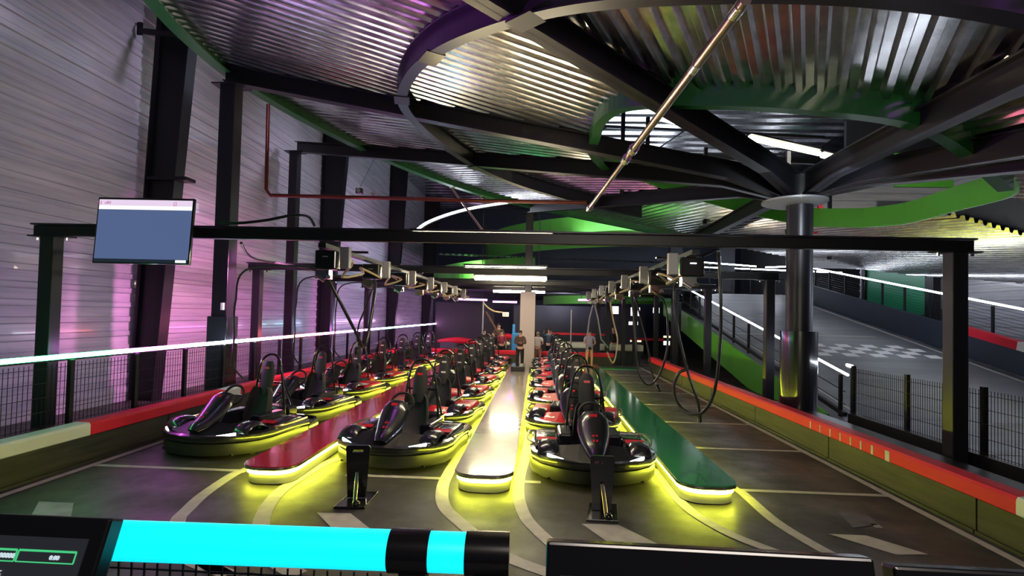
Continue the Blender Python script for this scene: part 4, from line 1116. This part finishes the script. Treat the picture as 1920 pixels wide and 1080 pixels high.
for rn in 'ABC':
    for i, (x, y, a) in enumerate(rows[rn]):
        proto = kb if (i == 0 or (rn == 'A' and i == 1)) else (kr if i <= 3 else kr2)
        o = copy_tree(proto) if proto.name in used else proto
        used[proto.name] = 1
        o.location = (x, y, 0); o.rotation_euler = (0,0,radians(a + (random.uniform(-1,1) if i > 1 else 0)))
        style = 'glossy black' if proto is kb else 'red and white'
        if i < len(rows[rn])-1: w_ = ON[i] + ' kart of the '
        else: w_ = 'farthest kart of the '
        tag(o, f'{style} electric kart, {w_}{RN[rn]}', 'kart', 'electric karts parked in three rows')
# charging leads from karts up to the left rail
for i in (0,1,2,3):
    x, y, a = rows['A'][i]
    xe = x-.35; ye = y+.75
    cable([(x-.35+.0, y+.55, 1.0), (x-.5, y+.45, 1.25), (x-.45, y+.35, 1.75), (x-.42, y+.3, 2.4), (x-.2, y+.3, 3.0), (-3.7, y+.2, 3.05)], .018,
          f'dark charging lead rising from the {ON[i]} kart left of the red platform', 'cable_black', plug=False)

# ================================================================== PEOPLE
def skin_mesh(name, verts, edges, radii, m, parent, sub=2):
    me = bpy.data.meshes.new(name); me.from_pydata(verts, edges, [])
    o = bpy.data.objects.new(name, me); COL.objects.link(o)
    sk = o.modifiers.new('Skin', 'SKIN'); sk.use_smooth_shade = True
    if not me.skin_vertices: pass
    lay = me.skin_vertices[0].data
    for i, r in enumerate(radii):
        lay[i].radius = r if hasattr(r,'__len__') else (r, r); lay[i].use_root = (i == 0)
    sb = o.modifiers.new('Sub', 'SUBSURF'); sb.levels = sub; sb.render_levels = sub
    dg = bpy.context.evaluated_depsgraph_get(); me2 = bpy.data.meshes.new_from_object(o.evaluated_get(dg)); me2.materials.clear(); me2.materials.append(MATS[m])
    q = bpy.data.objects.new(name, me2); COL.objects.link(q); q.parent = parent; bpy.data.objects.remove(o)
    me2.polygons.foreach_set('use_smooth', [True]*len(me2.polygons))
    return q
def person(x, y, z, rz, H_, label, shirt, trousers, hair, arms='down', sleeves='long', legs='long', skin='skin', lean=0.):
    s = H_/1.75
    root = empty('person', (x,y,z), rz, label, 'person')
    J = {'pelvis':(0,0,.95),'waist':(0,0,1.08),'chest':(0,-.01,1.28),'neckb':(0,0,1.44),'neck':(0,-.01,1.52),'head':(0,-.02,1.63),'crown':(0,0,1.71)}
    armp = {'down':[(.20,0,1.40),(.25,.0,1.12),(.25,-.06,.88)], 'folded':[(.20,0,1.40),(.26,-.05,1.14),(.06,-.26,1.18)], 'fwd':[(.20,0,1.40),(.26,-.12,1.16),(.16,-.36,1.10)],
            'up':[(.20,0,1.40),(.30,-.15,1.30),(.22,-.28,1.55)]}[arms]
    verts = [J['pelvis'],J['waist'],J['chest'],J['neckb'],J['neck'],J['head'],J['crown']]
    rad = [(.15,.11),(.135,.10),(.16,.11),(.075,.07),(.055,.055),(.085,.10),(.06,.07)]
    edges = [(i,i+1) for i in range(6)]
    # nose
    verts.append((0,-.125,1.61)); rad.append(.014); edges.append((5,7))
    for sg in (-1,1):
        verts.append((sg*.085,0,1.62)); rad.append(.016); edges.append((5,len(verts)-1))   # ear
    for sg in (-1,1):
        p = [(sg*a,b,c) for a,b,c in armp]; i0 = len(verts); verts += p; rad += [.058,.043,.028]
        edges += [(3,i0),(i0,i0+1),(i0+1,i0+2)]
        wv = Vector(p[2]); dv = (Vector(p[2])-Vector(p[1])).normalized(); sv = dv.cross(Vector((1,0,0))); sv = sv.normalized() if sv.length > .1 else Vector((0,1,0))
        palm = wv+dv*.06; ip = len(verts); verts.append(tuple(palm)); rad.append((.035,.018)); edges.append((i0+2,ip))
        for k, L in enumerate((.065,.08,.075,.06)):
            b_ = palm+sv*(-.027+.018*k)+dv*.02; j = len(verts); verts += [tuple(b_+dv*.02), tuple(b_+dv*L*.7+Vector((0,-.008,0))), tuple(b_+dv*L+Vector((0,-.02,0)))]; rad += [.0085,.008,.007]; edges += [(ip,j),(j,j+1),(j+1,j+2)]
        j = len(verts); verts += [tuple(palm-sv*.045-dv*.005), tuple(palm-sv*.06+dv*.03)]; rad += [.010,.008]; edges += [(ip,j),(j,j+1)]
    for sg in (-1,1):
        i0 = len(verts); verts += [(sg*.10,0,.88),(sg*.115,-.02,.48),(sg*.12,.02,.09),(sg*.13,-.10,.04),(sg*.135,-.17,.03)]
        rad += [.10,.065,.042,.04,.03]; edges += [(0,i0),(i0,i0+1),(i0+1,i0+2),(i0+2,i0+3),(i0+3,i0+4)]
    sc_ = lambda V: [tuple(c*s for c in v) for v in V]; sr = lambda R: [tuple(c*s for c in r) if hasattr(r,'__len__') else r*s for r in R]
    skin_mesh('body', sc_(verts), edges, sr(rad), skin, root)
    # shirt
    v = [J['pelvis'],J['waist'],J['chest'],(0,0,1.45)]; r_ = [(.17,.13),(.16,.125),(.185,.135),(.10,.09)]; e = [(0,1),(1,2),(2,3)]
    for sg in (-1,1):
        p = [(sg*a,b,c) for a,b,c in armp]; i0 = len(v); end = p[2] if sleeves == 'long' else tuple((Vector(p[0])*.45+Vector(p[1])*.55))
        if sleeves == 'long': v += [p[0],p[1],tuple(Vector(p[1])*.08+Vector(p[2])*.92)]; r_ += [.078,.058,.042]; e += [(3,i0),(i0,i0+1),(i0+1,i0+2)]
        else: v += [p[0], end]; r_ += [.078,.064]; e += [(3,i0),(i0,i0+1)]
    if legs == 'dress': v[0] = (0,0,.80); r_[0] = (.25,.20)
    skin_mesh('shirt', sc_(v), e, sr(r_), shirt, root)
    if trousers:
        v = [(0,0,.98)]; r_ = [(.175,.135)]; e = []
        for sg in (-1,1):
            i0 = len(v)
            if legs == 'long': v += [(sg*.10,0,.85),(sg*.115,-.02,.48),(sg*.12,.02,.12)]; r_ += [.118,.088,.075]; e += [(0,i0),(i0,i0+1),(i0+1,i0+2)]
            else: v += [(sg*.10,0,.85),(sg*.115,-.01,.56)]; r_ += [.12,.11]; e += [(0,i0),(i0,i0+1)]
        skin_mesh('trousers', sc_(v), e, sr(r_), trousers, root)
    m = MB()
    m.ball((0,.012*s,1.68*s),(.098*s,.108*s,.085*s),12,8).build('hair', hair, root, True)
    m = MB()
    for sg in (-1,1): m.ball((sg*.033*s,-.108*s,1.648*s),.011*s,6,4)
    m.build('eyes', 'black_plastic', root)
    MB().box((0,-.112*s,1.572*s),(.045*s,.012*s,.008*s)).build('mouth', 'cloth_maroon', root)
    m = MB()
    for sg in (-1,1): m.ball((sg*.13*s,-.07*s,.045*s),(.055*s,.14*s,.048*s),10,6)
    m.build('shoes', 'rubber', root, True)
    return root
mat('cloth_black', (.012,.012,.015), 0, .8); mat('cloth_brown', (.09,.05,.035), 0, .8); mat('cloth_white', (.7,.66,.66), 0, .8)
mat('cloth_lilac', (.36,.33,.47), 0, .8); mat('cloth_maroon', (.25,.03,.06), 0, .8); mat('cloth_tan', (.28,.17,.12), 0, .8); mat('hair_dark', (.02,.013,.01), 0, .5)
mat('hair_fair', (.35,.26,.18), 0, .6); mat('cloth_hivis', (.5,.75,.05), 0, .7); mat('cloth_denim', (.04,.07,.14), 0, .8)
person(-.64, 20.76, .25, 0.1, 1.42, 'person in brown top and black trousers, arms folded, on the centre platform end', 'cloth_brown', 'cloth_black', 'hair_dark', 'folded')
person(2.36, 24.0, 0, 0, 1.66, 'bare-legged person in a long lilac grey top near the end of the green platform', 'cloth_lilac', None, 'hair_dark', 'fwd', 'short', 'dress')
person(-2.6, 26.4, 0, .2, 1.5, 'person in dark clothes behind the far barrier, leftmost of the group', 'cloth_black', 'cloth_black', 'hair_dark')
person(-1.95, 27.3, 0, 0, 1.8, 'tallest person of the left group behind the far barrier, in a dark brown top', 'cloth_brown', 'cloth_black', 'hair_dark')
person(-2.12, 26.0, 0, -.2, 1.42, 'child with reddish face behind the pale barrier piece, dark top', 'cloth_black', 'cloth_denim', 'hair_dark')
person(-1.72, 26.2, 0, .2, 1.48, 'person in a maroon top nearest the blue locker', 'cloth_maroon', 'cloth_black', 'hair_dark')
person(-.20, 26.9, 0, .1, 1.76, 'person in black with light trousers just right of the cased column', 'cloth_black', 'cloth_white', 'hair_dark', 'fwd')
person(.06, 24.3, 0, 3.0, 1.52, 'fair-haired person in a white T-shirt and tan trousers in front of the far barrier', 'cloth_white', 'cloth_tan', 'hair_fair', 'fwd', 'short')
person(.62, 26.5, 0, -.3, 1.62, 'person in a dark blue jacket leaning by the far barrier, raising one hand', 'cloth_denim', 'cloth_black', 'hair_dark', 'up')
person(3.9, 27.4, 0, 0, 1.72, 'person in black at the right end of the back area, beside the dark posts', 'cloth_black', 'cloth_black', 'hair_fair')
# emblem on the lilac top
o = MB().cyl((0,-.212,.86),(0,-.218,.86),.075,16).build('emblem', 'cloth_black'); o.parent = [q for q in COL.objects if q.get('label','').startswith('bare-legged')][0]
# hanging A-shaped straps by the lilac person
tag(MB().tube([(2.42,23.2,2.9),(2.26,23.2,2.2),(2.16,23.2,1.3),(2.14,23.2,.8)],.035,6).build('hanging_strap','galvanised_box',None,True), 'left pale hanging strap above the lilac-topped person', 'strap')
tag(MB().tube([(2.44,23.2,2.9),(2.62,23.2,2.2),(2.78,23.2,1.3),(3.1,23.3,.95)],.035,6).build('hanging_strap','galvanised_box',None,True), 'right pale hanging strap above the lilac-topped person', 'strap')
# blue locker behind the column
r = empty('blue_locker', (-.98, 25.9, 0), 0, 'blue upright plastic container left of the concrete-cased column', 'container')
MB().box((0,0,.7),(.46,.4,1.4)).build('body','blue_plastic',r,bevel=.06); MB().box((-.14,0,1.6),(.14,.14,.42)).build('spout','blue_plastic',r,bevel=.03)
# tables with white tops, lit menus and signs at the right back
for k, (x, y, w, lb) in enumerate(((1.9,28,1.3,'white-topped low counter left of the lilac-topped person'),(4.1,26.6,2.2,'long white-topped counter right of the lilac-topped person'))):
    r = empty('counter', (x,y,0), 0, lb, 'counter'); MB().box((0,0,.78),(w,.6,.3)).build('top','barrier_white',r,bevel=.03); MB().box((0,0,.32),(w*.9,.5,.62)).build('base','navy',r)
r = empty('red_rail', (2.3,28.6,1.32), 0, 'thin red rail along the back area, behind the lilac-topped person', 'rail'); MB().box((0,0,0),(3.2,.06,.1)).build('bar','barrier_red',r)
for f in (-1.5,1.5): MB().box((f,0,-.68),(.05,.05,1.28)).build('post','black_steel',r)
r = empty('red_rail', (6.9,29.4,1.1), 0, 'thin red rail at the back right, behind the dark posts', 'rail'); MB().box((-.9,0,0),(1.8,.06,.12)).build('bar','barrier_red',r)
for f in (-1.7,-.1): MB().box((f,0,-.57),(.05,.05,1.06)).build('post','black_steel',r)
mat('sign_lit', (1,1,1), emit=(.95,.95,.9), es=1.6); mat('sign_warm', (1,1,1), emit=(1,.85,.5), es=1.4)
for k, (px, z, w, h, y, mm, lb) in enumerate(((4.35,2.66,.34,.42,30,'sign_lit','leftmost lit white square sign at the back right'),
        (5.45,2.60,.5,.46,30,'sign_lit','largest lit white square sign at the back right, second from left'),(6.6,2.70,.34,.3,30,'sign_lit','rightmost lit white sign at the back right'),
        (5.35,1.95,.5,.18,30,'sign_lit','small lit white sign below the largest square sign'),(5.5,.98,.6,.12,30,'sign_warm','warm glowing strip low at the back right'),(7.25,1.25,.45,.1,30,'sign_warm','warm glowing strip right of the dark posts'),
        (7.2,.9,.34,.22,30,'sign_lit','small lit white notice right of the dark posts'))):
    r = empty('lit_sign', (px,y,z), 0, lb, 'sign'); MB().box((0,0,0),(w,.04,h)).build('face',mm,r); MB().box((0,.05,0),(w+.05,.05,h+.05)).build('case','black_steel',r); MB().cyl((0,.05,h/2 if z > 1.5 else -h/2),(0,.05,(3.585 if z > 1.5 else 0)-z),.02,6).build('mount_rod','black_steel',r)
    if k == 1: text('H:', .2, (-.1,-.03,.0), (pi/2,0,0), 'black_steel', r)
for k, (px, y, lb) in enumerate(((2.9,25.6,'leftmost'),(3.35,25.6,'second'),(4.7,25.9,'third'),(5.55,25.2,'fourth'),(6.1,24.2,'rightmost'))):
    tag(MB().box((0,0,1.65),(.2,.2,3.3)).build('steel_post','black_steel',loc=(px,y,0)), f'{lb} of the five dark steel posts in the back right area', 'post')
tag(MB().cyl((0,0,0),(0,0,2.6),.04,8).build('pale_pole','galvanised_box',loc=(1.75,27.5,0),smooth=True), 'slim pale pole standing right of the aisle at the back', 'pole')
r = empty('magenta_mast', (-2.75,27,0), 0, 'slim pale mast with branching lit arms at the back left', 'mast')
MB().cyl((0,0,0),(0,0,2.9),.04,8).build('shaft','galvanised_box',r,True)
MB().tube(smooth_pts([(0,0,2.85),(.25,0,2.6),(.6,0,2.42),(1.0,0,2.38)],5),.04,6).build('arm','cable_yellow',r,True)
MB().bar((.15,0,2.4),(1.05,.0,.95),.09,.09).build('strut','cloth_brown',r)
MB().box((1.15,0,2.28),(.32,.05,.22)).build('number_plate','kart_white',r)
text('10',.17,(1.02,-.04,2.21),(pi/2,0,0),'kart_red',r)
